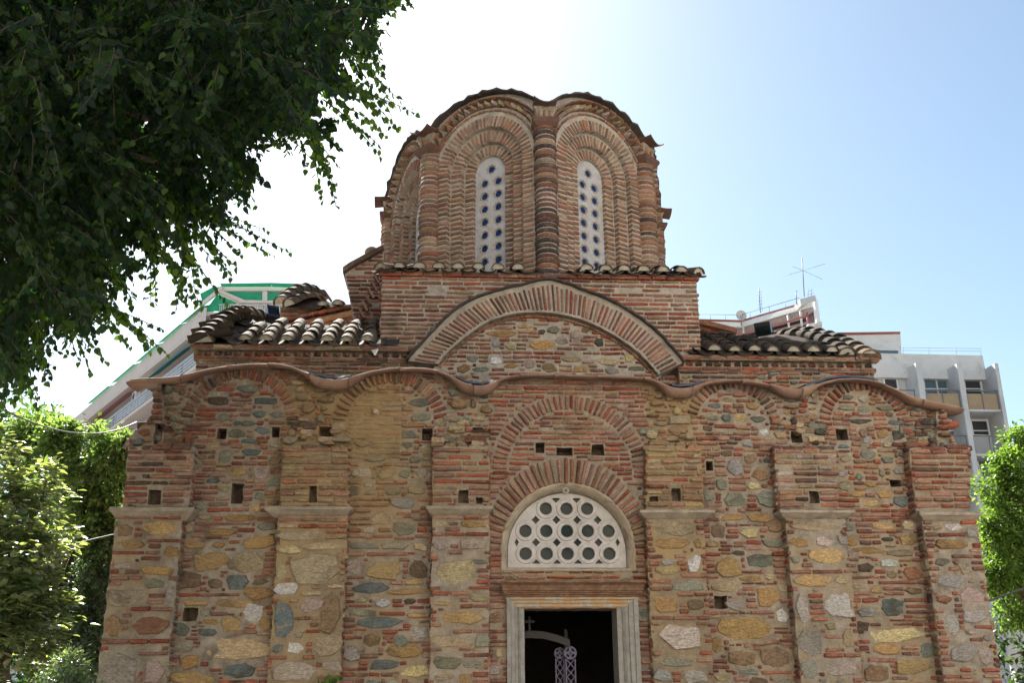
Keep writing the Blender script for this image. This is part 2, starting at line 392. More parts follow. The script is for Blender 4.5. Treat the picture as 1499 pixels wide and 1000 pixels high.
    def arch(s, cu, cv, r0, r1, a0, a1, bw=.045, gap=.03, keys=('red',), h=(.012, .025), ru=None, blk=True):
        """voussoirs between radii r0..r1 (r1 may be a function of angle), angles in degrees"""
        if blk:
            rr = r1 if not callable(r1) else max(r1(a0), r1((a0+a1)/2), r1(a1))
            A = np.degrees(np.arctan2(s.V - cv, s.U - cu)); D = np.hypot(s.V - cv, s.U - cu)
            if callable(r1): lim = np.vectorize(r1)(A)
            else: lim = r1
            s.free &= ~((A > a0 - 1) & (A < a1 + 1) & (D > r0 - .012) & (D < lim + .012))
        a = a0; 
        while a < a1:
            q = r1(a) if callable(r1) else r1; rm = (r0 + q) / 2; da = math.degrees(bw / rm)
            am = R(a + da / 2); L = (q - r0) / 2 * random.uniform(.88, 1.0); rm += random.uniform(-.01, .01)
            s.P.append((cu + rm * math.cos(am), cv + rm * math.sin(am), L, bw / 2 * random.uniform(.8, 1.0) * .92, am + random.uniform(-.03, .03), 'brick', pcol(random.choice(keys)), random.uniform(*h)))
            a += da + math.degrees(random.uniform(gap * .8, gap * 1.2) / rm)
    def emit(s, mb, fr, mi=1, hs=1.9, base=-.03):
        for p in s.P: piece(mb, fr, *p[:7], h=p[7] * (hs if p[5] == 'brick' else hs * .8), mi=mi, base=base)

def densify(poly, d):
    out = []; n = len(poly)
    for i in range(n):
        a, b = np.array(poly[i]), np.array(poly[(i+1) % n]); k = max(1, int(np.linalg.norm(b - a) / d))
        for j in range(k): out.append(tuple(a + (b - a) * j / k))
    return out
def sheet(mb, poly, holes, fr, depth=0.2, hole_depth=0.14, step=0.07, amp=0.012, edge=0.010, mi=0, hole_mi=1, cap=True):
    """mortar bed: an uneven triangulated sheet with real recesses and a rim going back by depth"""
    O = densify(poly, step); O = [(u + random.uniform(-edge, edge), v + random.uniform(-edge, edge)) for u, v in O]
    pts = list(O); loops = [list(range(len(O)))]
    hs = []
    for h in holes:
        if len(h) <= 6: H = [(u + random.uniform(-.008, .008), v + random.uniform(-.006, .006)) for u, v in densify(h, .07)]
        else: H = list(h)
        k = len(pts); pts += H; loops.append(list(range(k, k + len(H)))); hs.append(H)
    a = np.array(O); u0, v0 = a.min(0); u1, v1 = a.max(0)
    gu, gv = np.meshgrid(np.arange(u0, u1, step), np.arange(v0, v1, step)); gu = gu + RNG.uniform(-.3, .3, gu.shape) * step; gv = gv + RNG.uniform(-.3, .3, gv.shape) * step
    ins = pip(O, gu, gv)
    for H in hs: ins &= ~pip(H, gu, gv)
    base = len(pts); pts += list(zip(gu[ins].tolist(), gv[ins].tolist()))
    edges = [(l[i], l[(i+1) % len(l)]) for l in loops for i in range(len(l))]
    vo, eo, fo, ov, oe, of = delaunay_2d_cdt([Vector(p) for p in pts], edges, [], 0, 1e-5)
    inv = {}
    for i, l in enumerate(ov):
        for q in l: inv[q] = i
    C = np.array([[(vo[f[0]].x + vo[f[1]].x + vo[f[2]].x) / 3, (vo[f[0]].y + vo[f[1]].y + vo[f[2]].y) / 3] for f in fo])
    keep = pip(O, C[:, 0], C[:, 1])
    for H in hs: keep &= ~pip(H, C[:, 0], C[:, 1])
    nb = {inv[i] for i in range(base)}
    V = [fr(p.x, p.y, 0.0 if i in nb else random.uniform(-amp, amp)) for i, p in enumerate(vo)]
    F = [tuple(f) for f, k in zip(fo, keep) if k]
    nV = len(V)
    mb.add(V, F, (1,1,1), mi, True)
    off = mb.n - nV
    for li, l in enumerate(loops):
        d = depth if li == 0 else (hole_depth if not isinstance(hole_depth, (list, tuple)) else hole_depth[li-1])
        if d <= 0: continue
        P = [pts[i] for i in l]; n = len(P)
        VV = [fr(u, v, 0.0) for u, v in P] + [fr(u, v, -d) for u, v in P]
        FF = [(i, n+i, n+(i+1)%n, (i+1)%n) for i in range(n)]
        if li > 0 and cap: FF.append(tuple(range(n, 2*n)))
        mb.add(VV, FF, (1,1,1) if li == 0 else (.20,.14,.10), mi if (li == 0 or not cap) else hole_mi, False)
def plane_fr(Y): return lambda u, v, w: (u, Y - w, v)
def rect(x0, y0, x1, y1, Y=0.0):
    a = uv(x0, y1, Y); b = uv(x1, y0, Y); return [(a[0], a[1]), (b[0], a[1]), (b[0], b[1]), (a[0], b[1])]
def poly(pts, Y=0.0): return [uv(x, y, Y) for x, y in pts]
# ================================================================== THE CHURCH
church = empty("brick_church", (1.2, 0, 0))
tag(church, "old brick and rubble stone church with an eight-sided tiled drum over the door", "church")

def pb(x0, y0, x1, y1, Y=0.0):
    a = uv(x0, y1, Y); b = uv(x1, y0, Y); return (a[0], a[1], b[0], b[1])
EAVE_PX = [(184,558),(200,555),(222,554),(245,553),(270,549),(300,541),(330,536),(370,532),(400,532),(420,535),(445,545),(462,552),(482,556),(500,556),(520,551),(545,544),(575,539),(615,538),(640,542),(658,549),(675,558),(690,564),(708,565),(722,560),(740,551),(765,548),(850,549),(940,551),(962,556),(980,566),(998,569),(1018,566),(1035,559),(1060,556),(1090,555),(1118,560),(1140,565),(1162,570),(1185,568),(1205,560),(1228,555),(1260,554),(1285,558),(1308,567),(1335,580),(1365,588),(1390,593),(1412,597)]
def smooth_line(P, n=2):
    for _ in range(n):
        Q = [P[0]]
        for a, b in zip(P[:-1], P[1:]):
            Q += [(a[0]*.75+b[0]*.25, a[1]*.75+b[1]*.25), (a[0]*.25+b[0]*.75, a[1]*.25+b[1]*.75)]
        P = Q + [P[-1]]
    return P
EAVE = smooth_line([uv(x, y, -0.23) for x, y in EAVE_PX], 1)          # (X, Z) along the front lip
EX, EZ = np.array([p[0] for p in EAVE]), np.array([p[1] for p in EAVE])
def eave_z(x): return float(np.interp(x, EX, EZ))

WL, WR = uv(226, 600)[0], uv(1388, 640)[0]
top = [(x, eave_z(x) + 0.012) for x in np.linspace(WR - .01, WL + .01, 90)]
wall_poly = [(WL, 0.0), (WR, 0.0)] + top

def disc(cx, cy, r, a0, a1, n, s=1.0):
    return [(cx + r * math.cos(R(a0 + (a1-a0)*i/n)), cy + r * math.sin(R(a0 + (a1-a0)*i/n)) * s) for i in range(n + 1)]
LC = uv(832, 806); LR = 94 * .0081
LB = uv(832, 834)[1]
lun_hole = disc(LC[0], LC[1], LR, 0, 180, 28) + [(LC[0] - LR, LB), (LC[0] + LR, LB)]
DX0, DX1 = uv(744, 930)[0], uv(934, 930)[0]; DZ = uv(838, 862)[1]
door_hole = [(DX0, .02), (DX1, .02), (DX1, DZ), (DX0, DZ)]
putlogs0 = [rect(337,708,357,738), rect(317,627,333,643), rect(397,626,409,640), rect(617,628,633,645), rect(692,626,707,645),
            rect(784,648,797,663), rect(815,656,838,667), rect(866,651,884,667), rect(467,625,488,642), rect(1159,631,1173,649),
            rect(1225,628,1240,645), rect(1047,873,1064,892), rect(267,890,290,910), rect(1304,703,1318,713), rect(1034,676,1044,689), rect(222,622,240,650)]
MORT = [('o',), ('g',)]
lay = Layout(wall_poly, [lun_hole, door_hole] + putlogs0)
P1C, P2C, P3C, P4C = uv(351,620), uv(571.5,624), uv(1074,622), uv(1266,620)
k5 = .0086
for c, ri, ro, a0, a1 in ((P1C,64,80,4,176),(P2C,62,82,10,176),(P3C,52,68,0,165),(P4C,49,66,4,186)):
    lay.arch(c[0], c[1], ri*k5, ro*k5, a0, a1, .046, .026, ('red','pink','red','dark','red'), (.015, .035))
UC = uv(835, 690)
lay.arch(UC[0], UC[1], 91*.0083, 113*.0083, -6, 186, .042, .022, ('pink','red','pink'), (.012,.025))
lay.arch(LC[0], LC[1], LR + .02, lambda a: LR + .02 + (.155 + .155 * max(0, math.sin(R(a)))**1.2), -4, 184, .048, .028, ('red','red','pink','tan'), (.015,.03))
# what the piers and their tops cover needs no stones of its own
PY = -0.18
PIERS = [  # x left, x right at Y = PY (from the photograph), plinth
  ('A', 157, 256, 870), ('B', 404, 506, 820), ('C', 632, 716, 820), ('D', 949, 1033, 820), ('E', 1156, 1243, 820), ('F', 1365, 1446, 870)]
PX = {k: (uv(a, y, PY)[0], uv(b, y, PY)[0]) for k, a, b, y in PIERS}
for k, (a, b) in PX.items():
    lay.block([(a + .02, 0), (b - .02, 0), (b - .02, uv(0, 662)[1] - .02), (a + .02, uv(0, 662)[1] - .02)])
H0 = [(361,570,15,5,'g'),(321,587,15,7,'d'),(388,587,18,5,'b'),(380,607,11,5,'b'),(405,608,12,5,'g'),(326,611,9,6,'g'),(347,620,5,3,'b'),(364,620,10,4,'g'),(384,631,12,5,'b'),(347,635,13,6,'g'),(364,646,12,3,'b'),(329,668,11,11,'g'),(368,662,15,5,'b'),(402,676,9,5,'n'),(348,692,15,7,'o'),(313,704,10,4,'b'),(383,694,11,9,'p'),(404,706,11,6,'g'),(295,742,8,5,'g'),(373,745,6,6,'o'),(352,759,23,5,'o'),(391,771,15,6,'g'),(324,780,20,5,'o'),
 (284,798,18,7,'o'),(380,794,26,8,'o'),(310,822,26,12,'o'),(360,824,24,15,'t'),(276,850,17,12,'n'),(314,855,10,7,'n'),(347,852,17,10,'b'),(378,870,24,9,'o'),(286,884,22,4,'o'),(346,884,27,6,'o'),(372,897,14,12,'w'),(300,897,7,6,'g'),(341,914,15,9,'o'),(264,922,13,9,'g'),(306,927,14,5,'b'),(389,915,11,9,'o'),(348,952,50,15,'t'),(267,950,17,5,'g'),(278,970,12,9,'o'),(351,983,22,9,'b'),(279,994,36,8,'o'),
 (553,566,12,6,'t'),(596,569,11,4,'g'),(614,589,18,7,'b'),(616,611,17,5,'g'),(530,650,12,5,'t'),(596,652,9,5,'b'),(548,673,17,4,'b'),(608,673,9,5,'g'),(530,692,14,7,'w'),(565,694,13,7,'t'),(592,694,8,6,'g'),(618,694,9,8,'p'),(520,719,9,7,'g'),(542,722,9,4,'g'),(575,721,11,6,'g'),(610,717,14,8,'t'),(590,738,18,8,'b'),(560,758,17,10,'t'),(592,774,17,10,'g'),(534,800,21,5,'b'),(579,800,20,6,'g'),(518,830,12,11,'p'),(561,836,26,13,'o'),(613,833,13,12,'d'),(544,862,25,8,'b'),(599,867,30,4,'o'),(560,884,12,7,'w'),(600,881,9,4,'d'),(530,898,21,5,'g'),(555,912,31,7,'b'),(615,927,13,8,'e'),(545,938,12,10,'n'),(587,939,9,8,'g'),(515,957,11,11,'e'),(590,954,25,8,'o'),(561,974,20,7,'b'),(609,984,21,8,'y'),(611,902,16,3,'o'),
 (725,905,11,8,'n'),(1045,594,11,4,'b'),(1101,596,11,5,'o'),(1043,612,10,4,'g'),(1063,613,9,6,'b'),(1085,613,9,6,'o'),(1109,614,12,5,'g'),(1036,628,8,4,'n'),(1118,633,8,5,'w'),(1072,649,9,2,'d'),(1040,685,8,8,'d'),(1098,672,10,7,'n'),(1124,675,7,4,'b'),(1112,694,13,10,'n'),(1075,685,12,12,'e'),(1056,709,9,8,'g'),(1103,713,10,6,'y'),(1038,729,8,6,'g'),(1075,732,18,11,'g'),(1123,731,15,13,'g'),(1071,758,18,5,'o'),(1112,758,22,7,'o'),
 (1051,778,11,10,'n'),(1096,781,14,7,'y'),(1135,773,11,8,'n'),(1043,798,10,5,'o'),(1081,810,10,4,'d'),(1131,796,16,6,'g'),(1066,831,18,14,'o'),(1111,822,19,10,'g'),(1062,859,22,8,'y'),(1097,848,17,4,'o'),(1126,845,8,5,'t'),(1123,874,16,14,'o'),(1145,862,8,5,'t'),(1076,886,14,8,'p'),(1145,903,10,11,'w'),(1091,920,39,16,'o'),(1087,964,21,11,'n'),(1136,963,22,13,'n'),(1049,944,9,13,'o'),(1096,984,15,4,'g'),(1110,998,14,5,'n'),
 (1242,582,9,4,'g'),(1263,584,8,7,'e'),(1240,598,15,4,'g'),(1294,598,15,4,'g'),(1261,617,17,4,'d'),(1311,619,12,4,'b'),(1262,634,7,6,'n'),(1291,636,10,6,'o'),(1315,638,10,7,'d'),(1235,654,10,3,'b'),(1298,652,7,4,'t'),(1238,672,9,6,'t'),(1271,666,12,7,'g'),(1299,674,10,6,'g'),(1322,666,8,4,'b'),(1314,689,11,7,'e'),(1258,699,6,5,'g'),(1290,694,5,6,'g'),(1313,707,14,6,'r'),(1274,710,9,4,'o'),(1236,712,12,7,'t'),(1294,724,13,6,'o'),(1254,724,11,4,'o'),(1274,738,15,5,'o'),(1320,735,12,9,'b'),
 (1240,772,10,6,'g'),(1293,771,17,5,'o'),(1330,770,10,7,'y'),(1246,794,11,7,'o'),(1330,791,14,8,'o'),(1299,790,10,3,'d'),(1270,806,28,5,'o'),(1318,810,19,5,'t'),(1267,831,12,7,'d'),(1301,825,14,6,'w'),(1337,840,15,9,'r'),(1306,842,8,6,'n'),(1256,859,12,5,'t'),(1306,890,18,12,'m'),(1261,920,11,9,'d'),(1270,898,14,9,'e'),(1313,930,39,11,'y'),(1358,952,11,10,'g'),(1296,950,22,8,'o'),(1343,977,29,11,'o'),(1284,987,20,12,'n'),(1258,886,8,7,'n')]
lay.hero(H0, 0.0)
# piers' broken tops: rubble between the arches
for x0, x1 in ((222,285),(425,505),(640,712),(950,1015),(1138,1205),(1335,1392)):
    b = pb(x0, 556, x1, 656)
    lay.stones(140, (.035,.13), (.02,.06), ('n','t','g','t','d','n','n','d','tan','g'), b, (.02,.06))
    lay.chips(260, ('tan','ochretan','dark','red'), b)
# bands
lay.rows((.034,.046),(.02,.028),(.10,.28),('pink','red','red','tan'), box=pb(716,553,945,578))
lay.rows((.034,.042),(.020,.026),(.09,.26),('pink','red','tan'), .97, (.012,.022), box=pb(755,598,918,645))
lay.rows((.032,.040),(.020,.026),(.12,.24),('red','red','pink'), .97, box=pb(716,574,945,712))
lay.rows((.032,.042),(.018,.024),(.14,.42),('ochretan','ochretan','tan'), .97, (.008,.02), box=pb(508,575,588,672), h=(.004,.010))
for x0, x1 in ((256,412),(500,640),(1010,1160),(1215,1352)):
    b = pb(x0, 560, x1, 752)
    lay.stones(45, (.05,.10), (.03,.055), ('g','b','o','t','g','n','e'), b)
    lay.rows((.034,.048),(.020,.030),(.08,.30),('red','red','pink','red','tan'), .90, box=b)
b = pb(480, 680, 640, 1005)
lay.stones(60, (.05,.13), (.03,.06), ('t','g','o','e','p','t'), b); 
b = pb(716, 835, 950, 1010)
lay.stones(70, (.04,.10), (.03,.06), ('t','g','e','n','p'), b)
for x0, x1 in ((236,412),(480,640),(1020,1185),(1230,1400)):
    b = pb(x0, 752, x1, 1010); lay.stones(90, (.05,.14), (.03,.07), ('t','g','o','o','e','y','p','n'), b)
b = pb(150, 1000, 1480, 1180)
lay.stones(300, (.06,.2), (.04,.10), ('t','g','o','e','o','n','p'), (WL, 0, WR, 1.8))
lay.rows((.034,.050),(.020,.030),(.10,.38),('red','red','red','pink'), .90)
lay.rows((.022,.030),(.012,.020),(.05,.20),('red','red','pink','tan'),.75)
lay.chips(3500, ('red','red','pink','tan','d','g','t'))
mb = MB(); fr0 = plane_fr(0.0)
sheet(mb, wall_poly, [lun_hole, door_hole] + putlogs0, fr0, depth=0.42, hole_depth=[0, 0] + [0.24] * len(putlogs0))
lay.emit(mb, fr0)
wall = mb.build("front_wall", ["mortar", "masonry"], church)

# ---- piers with projecting impost slabs
PSTONES = {
 'A': [(236,774,26,9,'o'),(184,778,11,9,'n'),(192,798,22,6,'o'),(250,808,13,8,'o'),(231,836,24,6,'o'),(187,875,27,11,'t'),(249,872,6,12,'p'),(226,855,16,7,'g'),(166,917,10,13,'n'),(221,916,29,12,'r'),(174,980,26,24,'p'),(228,983,15,14,'p')],
 'B': [(412,838,6,11,'y'),(462,834,34,19,'t'),(420,863,18,8,'w'),(456,887,16,10,'p'),(483,896,14,26,'n'),(415,911,14,24,'b'),(406,950,8,6,'b'),(432,950,13,9,'w'),(480,948,20,12,'t'),(440,785,34,7,'t'),(470,800,28,6,'t'),(425,806,18,6,'y'),(430,985,30,12,'p'),(438,930,6,4,'g'),(487,976,14,7,'p')],
 'C': [(645,767,11,4,'y'),(694,768,21,5,'o'),(645,797,12,9,'p'),(693,797,20,8,'p'),(666,839,30,18,'y'),(701,823,13,3,'g'),(701,876,14,6,'t'),(652,884,18,3,'o'),(676,905,34,8,'o'),(660,940,28,7,'t'),(706,939,10,9,'g'),(656,971,24,8,'g'),(692,974,14,5,'g'),(650,992,14,5,'t')],
 'D': [(986,774,31,11,'t'),(984,796,27,7,'o'),(1021,796,6,8,'o'),(976,836,19,6,'y'),(1016,825,10,12,'w'),(1008,858,23,7,'g'),(974,884,18,12,'o'),(1018,885,12,7,'n'),(994,935,34,18,'p'),(985,912,20,5,'t'),(990,970,26,6,'g'),(1017,991,18,9,'e'),(970,990,12,8,'e')],
 'E': [(1169,795,15,8,'o'),(1205,794,14,8,'p'),(1233,791,8,6,'e'),(1212,815,29,11,'o'),(1165,820,8,5,'g'),(1188,851,27,9,'o'),(1174,892,10,22,'e'),(1227,887,20,17,'w'),(1186,942,20,18,'e'),(1241,935,8,14,'t'),(1231,978,24,11,'p'),(1185,980,12,14,'e'),(1232,850,10,6,'t'),(1195,772,40,5,'t')],
 'F': [(1395,798,27,7,'o'),(1380,823,13,6,'g'),(1392,851,20,11,'e'),(1412,832,8,9,'t'),(1422,873,18,11,'p'),(1383,878,12,6,'r'),(1393,915,10,17,'e'),(1428,904,18,9,'e'),(1411,957,21,14,'e'),(1442,962,10,12,'p'),(1395,772,12,5,'w'),(1372,772,8,5,'t'),(1422,780,8,8,'e')]}
UPPER = {  # px rect of the brick part above the impost: x0,x1 at top y, x0,x1 at bottom y
 'A': ((188, 655), (284, 655), (275, 745), (180, 745)), 'B': ((414, 655), (509, 655), (509, 744), (410, 744)),
 'C': ((634, 653), (716, 653), (716, 744), (634, 744)), 'D': ((947, 656), (1026, 656), (1030, 750), (946, 750)),
 'E': ((1134, 657), (1224, 657), (1228, 750), (1140, 750)), 'F': ((1331, 656), (1420, 656), (1419, 752), (1342, 752))}
UK = {'A': ('red','red','dark','pink'), 'B': ('tan','tan','pink','tan'), 'C': ('red','red','pink','tan'), 'D': ('tan','ochretan','tan','red'), 'E': ('pink','tan','tan','dark','p'), 'F': ('red','red','dark','pink')}
PH = {'A': [(216,718,237,739)], 'B': [(452,711,465,736)], 'C': [(671,718,686,737),(697,728,706,738)], 'D': [(983,715,996,734),(951,727,963,735)], 'E': [(1186,719,1198,738)], 'F': []}
IMP = {'A': (164,281,742,762), 'B': (391,512,741,757), 'C': (627,719,740,756), 'D': (940,1043,746,761), 'E': (1144,1248,746,761), 'F': (1348,1433,749,765)}
desc = {'A': "pier at the far left corner, red brick above its thick pale impost", 'F': "pier at the far right corner, flaring red brick above its impost"}
for k, a, b_, yy in PIERS:
    xa, xb = PX[k]; zi = uv(0, (IMP[k][2] + IMP[k][3]) / 2, PY)[1]; fr = plane_fr(PY)
    outer = 1
    low = [(xa, 0.0), (xb, 0.0), (xb, zi), (xa, zi)]
    L = Layout(low); L.hero(PSTONES[k], PY)
    L.stones(40, (.05,.13), (.03,.06), ('t','e','p','o','g'), (xa, .0, xb, 1.8)); L.stones(20, (.05,.10), (.03,.05), ('t','e','p','o'), None)
    L.rows((.034,.050),(.020,.030),(.12,.40),('red','red','pink','red') if k not in 'B' else ('tan','pink','red'), .90)
    L.chips(500, ('red','tan','t','e','d'))
    mb = MB(); sheet(mb, low, [], fr, depth=.30, edge=.012); L.emit(mb, fr)
    up = poly(UPPER[k][::-1], PY)
    ho = [rect(*h, PY) for h in PH[k]]
    L2 = Layout(up, ho)
    L2.rows((.040,.050),(.024,.032),(.14,.34),UK[k],.95,(.014,.028), h=(.008,.024)) ; L2.chips(120, UK[k])
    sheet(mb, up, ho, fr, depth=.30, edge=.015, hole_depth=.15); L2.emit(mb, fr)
    # side returns: long bricks wrapping the corners
    for sx, x in ((-1, xa), (1, xb)):
        z = .05
        while z < zi - .08:
            t = random.uniform(.034, .06) if random.random() < .8 else random.uniform(.08, .14)
            q = lambda u, v, w, x=x, sx=sx: (x + sx * w, PY + u, v)
            piece(mb, q, random.uniform(.07, .11), z + t/2, random.uniform(.06, .09), t/2, 0, 'brick', pcol(random.choice(('red','n','dark','t'))), .014)
            z += t + random.uniform(.02, .035)
    for sx in (-1, 1):
        z0_, z1_ = up[0][1], up[2][1]; z = z0_ + .03
        while z < z1_ - .05:
            f_ = (z - z0_) / (z1_ - z0_)
            xx = (up[0][0] * (1-f_) + up[3][0] * f_) if sx < 0 else (up[1][0] * (1-f_) + up[2][0] * f_)
            q = lambda u, v, w, x=xx, sx=sx: (x + sx * w, PY + u, v)
            piece(mb, q, random.uniform(.07, .12), z, random.uniform(.06, .10), .022, 0, 'brick', pcol(random.choice(UK[k])), .016)
            z += .076
    # weathered ledge of broken bricks over the pier
    xl, xr, zt = up[3][0], up[2][0], up[2][1]
    x = xl - .03
    while x < xr:
        Lx = random.uniform(.10, .30); Lx = min(Lx, xr + .04 - x)
        if Lx < .06: break
        q = plane_fr(PY + random.uniform(-.01, .07))
        piece(mb, q, x + Lx/2, zt + random.uniform(-.01,.01), Lx/2, .027, random.uniform(-.03,.03), 'brick', pcol('dark' if k in 'AFE' else random.choice(('n','tan'))), .03, base=-.08)
        x += Lx + .012
    for _ in range(30 if k in 'AF' else 16):     # broken masonry stepping back above
        hw, hh = random.uniform(.04, .13), random.uniform(.022, .05)
        dz = random.uniform(.02, .40); back = min(.155, .07 + dz * .5)
        q = plane_fr(PY + back + random.uniform(0, .04))
        piece(mb, q, random.uniform(xl + .05, xr - .05), zt + dz, hw, hh, random.uniform(-.08,.08), random.choice(('stone','brick')), pcol(random.choice(('t','n','tan','dark','g','t') if k not in 'AF' else ('n','dark','dark','red','g'))), .03, base=-.12)
    P = mb.build("pier", ["mortar" if k in 'AF' else ("mortar_ochre" if k in 'BD' else "mortar"), "masonry_ochre" if k == 'B' else "masonry"], church)
    if k in desc: P["label"] = desc[k]
    # impost: a moulded slab
    x0, x1, y0, y1 = IMP[k]; zt, zb = uv(x0, y0, PY - .08)[1], uv(x0, y1, PY - .02)[1]; h = zt - zb
    X0, X1 = uv(x0, y0, PY - .07)[0] + .06, uv(x1, y0, PY - .07)[0] - .06
    prof = [(0.07, h), (0.085, h*.93), (0.085, h*.66), (0.07, h*.58), (0.05, h*.40), (0.02, h*.18), (-.02, 0)]
    mb = MB(); xs = np.linspace(0, 1, 14); V = []; n = len(prof)
    for t in xs:
        for p, z in prof:
            e = p if True else 0
            X = (X0 - e) + (X1 - X0 + 2*e) * t; ch = random.uniform(-.006, .006)
            V.append((X, PY - p + ch, zb + z + random.uniform(-.004, .004)))
    F = [(i*n+j, (i+1)*n+j, (i+1)*n+j+1, i*n+j+1) for i in range(len(xs)-1) for j in range(n-1)]
    m0 = len(V)
    for t, i0 in ((0, 0), (1, (len(xs)-1) * n)):     # end caps go back to the wall
        for j, (p, z) in enumerate(prof): V.append((V[i0 + j][0], 0.02, zb + z))
        o_ = m0 if t == 0 else m0 + n
        for j in range(n - 1): F.append((i0+j, i0+j+1, o_+j+1, o_+j) if t == 0 else (i0+j+1, i0+j, o_+j, o_+j+1))
    F.append((0, m0, m0 + n, (len(xs)-1)*n)); F.append((n-1, (len(xs)-1)*n + n-1, m0+2*n-1, m0+n-1))
    mb.add(V, F, (1,1,1), 0, True)
    o = mb.build("impost", "impost_stone", P)
    md = o.modifiers.new("edge", 'EDGE_SPLIT'); md.split_angle = R(35)

# shattered left and right shoulders that stick out past the wall
for pts, key in (([(181,656),(186,640),(200,628),(216,618),(224,600),(222,575),(236,560),(240,656)], ('n','dark','red','g','b','r')), ([(1372,656),(1372,596),(1384,604),(1388,632),(1396,645),(1404,656)], ('n','g','b','dark','red'))):
    mb = MB(); q = plane_fr(-0.10); pp = poly(pts, -0.10); L = Layout(pp, [rect(224,620,240,650,-.1)] if pts[0][0] < 300 else [])
    L.stones(60, (.05,.11), (.03,.05), key, None, (.03,.06)); L.rows((.04,.055),(.018,.026),(.08,.2),('red','dark','red'),.95, h=(.02,.05)); L.chips(200, ('n','dark','tan'))
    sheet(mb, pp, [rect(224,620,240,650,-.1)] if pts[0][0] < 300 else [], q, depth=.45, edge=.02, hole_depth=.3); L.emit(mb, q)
    mb.build("broken_shoulder", ["mortar", "masonry"], church)

# ---- wavy clay eave
mb = MB(); xcur = EX[0]
while xcur < EX[-1] - .02:                       # laid as separate bedded lengths with open joints
    xn = min(xcur + random.uniform(.32, .62), EX[-1]); xn = EX[-1] if EX[-1] - xn < .15 else xn
    K = max(3, int((xn - xcur) / .06)); V = []; oz, oy = random.uniform(-.005, .006), random.uniform(-.008, .008); tilt = random.uniform(-.010, .010)
    for i in range(K):
        x = xcur + .003 + (xn - xcur - .006) * i / (K - 1); z = eave_z(x) + oz + tilt * (i / (K - 1) - .5)
        mean = np.interp([x - .45, x + .45], EX, EZ).mean(); dip = max(0, min(.08, (mean - eave_z(x)) * 1.0 + .003)); j = random.uniform(-.004, .004); j2 = random.uniform(-.004, .004)
        pr = [(.25, z + .075), (-.165, z + .022 + j), (-.205, z + .012), (-.228 + oy + j2, z - .002), (-.224 + oy, z - .012 + j2), (-.20, z - .018 - dip*.4 + j), (-.14, z - .014 - dip*.9), (-.06, z - .002 - dip), (.0, z + .012 - dip * .9), (.25, z + .03)]
        if x - EX[0] < .02 or EX[-1] - x < .02: pr = [(y_, z - .02 + (zz - z) * .5) for y_, zz in pr]
        V += [(x, y_, zz) for y_, zz in pr]
    n = 10; F = [(i*n+j, i*n+j+1, (i+1)*n+j+1, (i+1)*n+j) for i in range(K-1) for j in range(n-1)] + [tuple(range(n)), tuple((K-1)*n+j for j in range(n))[::-1]]
    k_ = random.uniform(.85, 1.12); mb.add(V, F, (.33*k_, .20*k_*random.uniform(.96,1.04), .145*k_), 0, True); xcur = xn
mb.build("wavy_eave", "eave_clay", church)
# bits of lead flashing on its dips
mb = MB()
for x0, x1 in ((448,512),(668,722),(985,1030),(1182,1290)):
    mb = MB(); xs = np.linspace(uv(x0, 556, -.25)[0], uv(x1, 556, -.25)[0], 14)
    V = []; 
    for x in xs:
        z = eave_z(x) + .05 + random.uniform(0, .012); V += [(x, -.18, z - .022), (x, -.15, z + .012), (x, .3, z + .07)]
    F = [(i*3+j, (i+1)*3+j, (i+1)*3+j+1, i*3+j+1) for i in range(13) for j in range(2)]
    mb.add(V, F, (1,1,1), 0, False); mb.build("lead_flashing", "lead", church)
# low roof behind the eave
mb = MB(); V = []
for x in np.linspace(EX[0] + .1, EX[-1] - .1, 60):
    z = eave_z(x); V += [(x, .24, z + .03), (x, 1.2, z * .5 + 2.72), (x, 2.2, 5.62)]
F = [(i*3+j, (i+1)*3+j, (i+1)*3+j+1, i*3+j+1) for i in range(59) for j in range(2)]
mb.add(V, F, (.15,.14,.13), 0, True); mb.build("porch_roof", "tile_clay", church)

# side walls and the rest of the body (seen only from the side)
mb = MB(); L = None
for sx, X, Yr in ((-1, WL - .0, (.0, 9.0)), (1, WR, (.0, 9.0))):
    q = (lambda u, v, w, X=X, sx=sx: (X + sx * w, u, v))
    pp = [(Yr[0] + .05, 0), (Yr[1], 0), (Yr[1], 4.9), (Yr[0] + .05, 4.9)]
    L = Layout(pp); L.stones(500, (.06,.2), (.04,.09), ('t','g','o','e','n'), None); L.rows((.036,.05),(.03,.05),(.12,.34),('red','pink'),.9)
    sheet(mb, pp, [], q, depth=.1, step=.3); L.emit(mb, q)
mb.box((WL + .1, 8.9, 0), (WR - .1, 9.2, 4.9))
mb.box((WL + .1, .45, 4.95), (WR - .1, 9.2, 5.15))
mb.build("side_wall", ["mortar", "masonry"], church)

